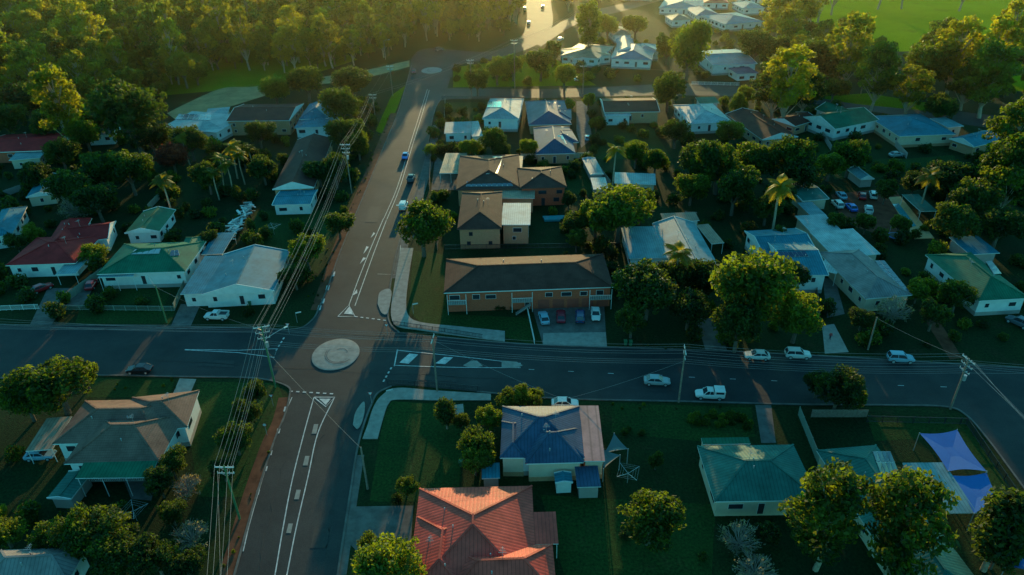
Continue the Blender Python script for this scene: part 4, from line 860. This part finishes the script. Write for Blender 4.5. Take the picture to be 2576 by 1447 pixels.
def hoist(u,v):
    B=G(u,v); mb=MB(); mb.cyl((0,0,0),(0,0,2.2),.04,.03,STEEL,6)
    e_=[]
    for k in range(4): a=k*math.pi/2+.5; q=Vector((2*math.cos(a),2*math.sin(a),2.3)); mb.beam((0,0,1.9),q,.05,.05,STEEL); e_.append(q)
    for s in (1,.75,.5):
        for k in range(4): a,b=e_[k],e_[(k+1)%4]; mb.beam((a.x*s,a.y*s,2.3),(b.x*s,b.y*s,2.3),.015,.015,STEEL)
    o=mb.obj("rotary_clothesline"); o.location=B
hoist(1578,1215); hoist(345,1310); hoist(690,590); hoist(1735,560)
def tramp(u,v):
    B=G(u,v); mb=MB(); m=mat("trampoline_pad",(0.02,0.12,.4),.5,.05,1)
    for i in range(24):
        t0,t1=i*math.pi/12,(i+1)*math.pi/12; f=lambda r,t,z:(r*math.cos(t),r*math.sin(t),z)
        mb.face([f(1.9,t0,.9),f(1.9,t1,.9),f(1.6,t1,.93),f(1.6,t0,.93)],m); mb.face([f(1.6,t0,.9),f(1.6,t1,.9),(0,0,.85)],DARK)
        if i%4==0: mb.cyl(f(1.85,t0,0),f(1.85,t0,2.6),.04,.04,STEEL,6)
    o=mb.obj("trampoline"); o.location=B
tramp(2253,602)
def bin_(u,v):
    mb=MB(); X,Y,Z0=Vector((1,0,0)),Vector((0,1,0)),Vector((0,0,0)); gm=mat("bin_green",(.02,.14,.06),.5,.05,1); a=[(-.22,-.25),(.22,-.25),(.22,.25),(-.22,.25)]
    lo=[(x,y,.08) for x,y in a]; hi=[(x*1.3,y*1.3,1.0) for x,y in a]
    for i in range(4): j=(i+1)%4; mb.face([lo[i],lo[j],hi[j],hi[i]],gm)
    mb.box(Z0,X,Y,-.31,.31,-.36,.34,1.0,1.07,gm); mb.cyl((-.3,.27,.12),(-.2,.27,.12),.12,.12,TYRE,8); mb.cyl((.2,.27,.12),(.3,.27,.12),.12,.12,TYRE,8)
    o=mb.obj("wheelie_bin"); o.location=G(u,v)
for q in ((1573,868),(1586,869),(1160,1172),(615,765),(630,768)): bin_(*q)
DECK=mat("pool_paving",(0.6,0.34,0.15),.8,.2,1.5); WAT=mat("pool_water",(0.05,0.3,0.33),.05,.1,.5)
poly("pool_paving",W([(2235,498),(2265,495),(2350,600),(2300,602)]),.12,DECK,slab=1,block=False); poly("pool_water",W([(2245,515),(2260,513),(2305,570),(2288,573)]),.15,WAT,block=False)
poly("pool_water",W([(1365,548),(1440,545),(1445,556),(1370,558)]),.5,WAT,slab=1,block=False)
mb=MB(); r=random.Random(4)
for k in range(90):
    t=r.random(); q=G(570+60*t+r.uniform(-12,12),600-90*t+r.uniform(-6,6),r.uniform(.2,1.6)); a=r.uniform(0,6.28); l=r.uniform(.5,1.6)
    mb.beam(q-Vector((math.cos(a)*l,math.sin(a)*l,r.uniform(-.5,.5))),q+Vector((math.cos(a)*l,math.sin(a)*l,0)),r.uniform(.1,.6),r.uniform(.08,.4),WHITE if r.random()<.6 else STEEL)
mb.obj("scrap_metal_pile")
def person(u,v,shirt):
    B=G(u,v); me=bpy.data.meshes.new("person")
    V=[(0,0,.95),(0,.0,1.2),(0,0,1.42),(0,0,1.54),(0,-.02,1.66),(.1,0,.9),(.13,.12,.5),(.13,-.02,.1),(.13,-.16,.05),(-.1,0,.9),(-.12,-.12,.5),(-.12,.1,.12),(-.12,-.04,.05),(.2,0,1.4),(.26,-.08,1.12),(.25,-.22,.92),(-.2,0,1.4),(-.26,.08,1.12),(-.25,.02,.86)]
    E=[(0,1),(1,2),(2,3),(3,4),(0,5),(5,6),(6,7),(7,8),(0,9),(9,10),(10,11),(11,12),(2,13),(13,14),(14,15),(2,16),(16,17),(17,18)]
    R=[.15,.14,.13,.06,.11,.1,.07,.05,.05,.1,.07,.05,.05,.07,.05,.035,.07,.05,.035]
    me.from_pydata(V,E,[]); o=bpy.data.objects.new("person",me); scene.collection.objects.link(o); o.location=B+Vector((0,0,.02))
    sk=o.modifiers.new("skin",'SKIN')
    for i,rr in enumerate(R): me.skin_vertices[0].data[i].radius=(rr,rr)
    me.skin_vertices[0].data[0].use_root=True; o.modifiers.new("sub",'SUBSURF').render_levels=2
    m,n,p=newmat("person_clothing"); g_=N(n,'ShaderNodeTexCoord'); sx=N(n,'ShaderNodeSeparateXYZ'); n.links.new(g_.outputs['Object'],sx.inputs[0]); cr=N(n,'ShaderNodeValToRGB'); cr.color_ramp.interpolation='CONSTANT'
    dv=N(n,'ShaderNodeMath',operation='DIVIDE'); dv.inputs[1].default_value=1.8; n.links.new(sx.outputs[2],dv.inputs[0]); n.links.new(dv.outputs[0],cr.inputs[0])
    el=cr.color_ramp.elements; el[0].color=(.03,.03,.05,1); el[1].position=.52; el[1].color=(*shirt,1)
    for pos,c_ in ((.83,(.45,.27,.19,1)),(.93,(.05,.03,.02,1))): x=el.new(pos); x.color=c_
    n.links.new(cr.outputs[0],p.inputs['Base Color']); me.materials.append(m)
person(2087,855,(.5,.05,.05))
# ------------------------------------------------------------ evening haze in the valley (real volume of air)
hz=MB(); hz.box(Vector((0,0,0)),Vector((1,0,0)),Vector((0,1,0)),-900,900,190,1500,-1,44,DARK)
ho=hz.obj("haze"); m=bpy.data.materials.new("haze_air"); m.use_nodes=True; n=m.node_tree; n.nodes.clear()
vs=n.nodes.new('ShaderNodeVolumeScatter'); vs.inputs['Density'].default_value=.00022; vs.inputs['Anisotropy'].default_value=.78; vs.inputs['Color'].default_value=(1,.85,.45,1)
om=n.nodes.new('ShaderNodeOutputMaterial'); n.links.new(vs.outputs[0],om.inputs['Volume']); ho.data.materials.clear(); ho.data.materials.append(m)
print("objects",len(bpy.data.objects))
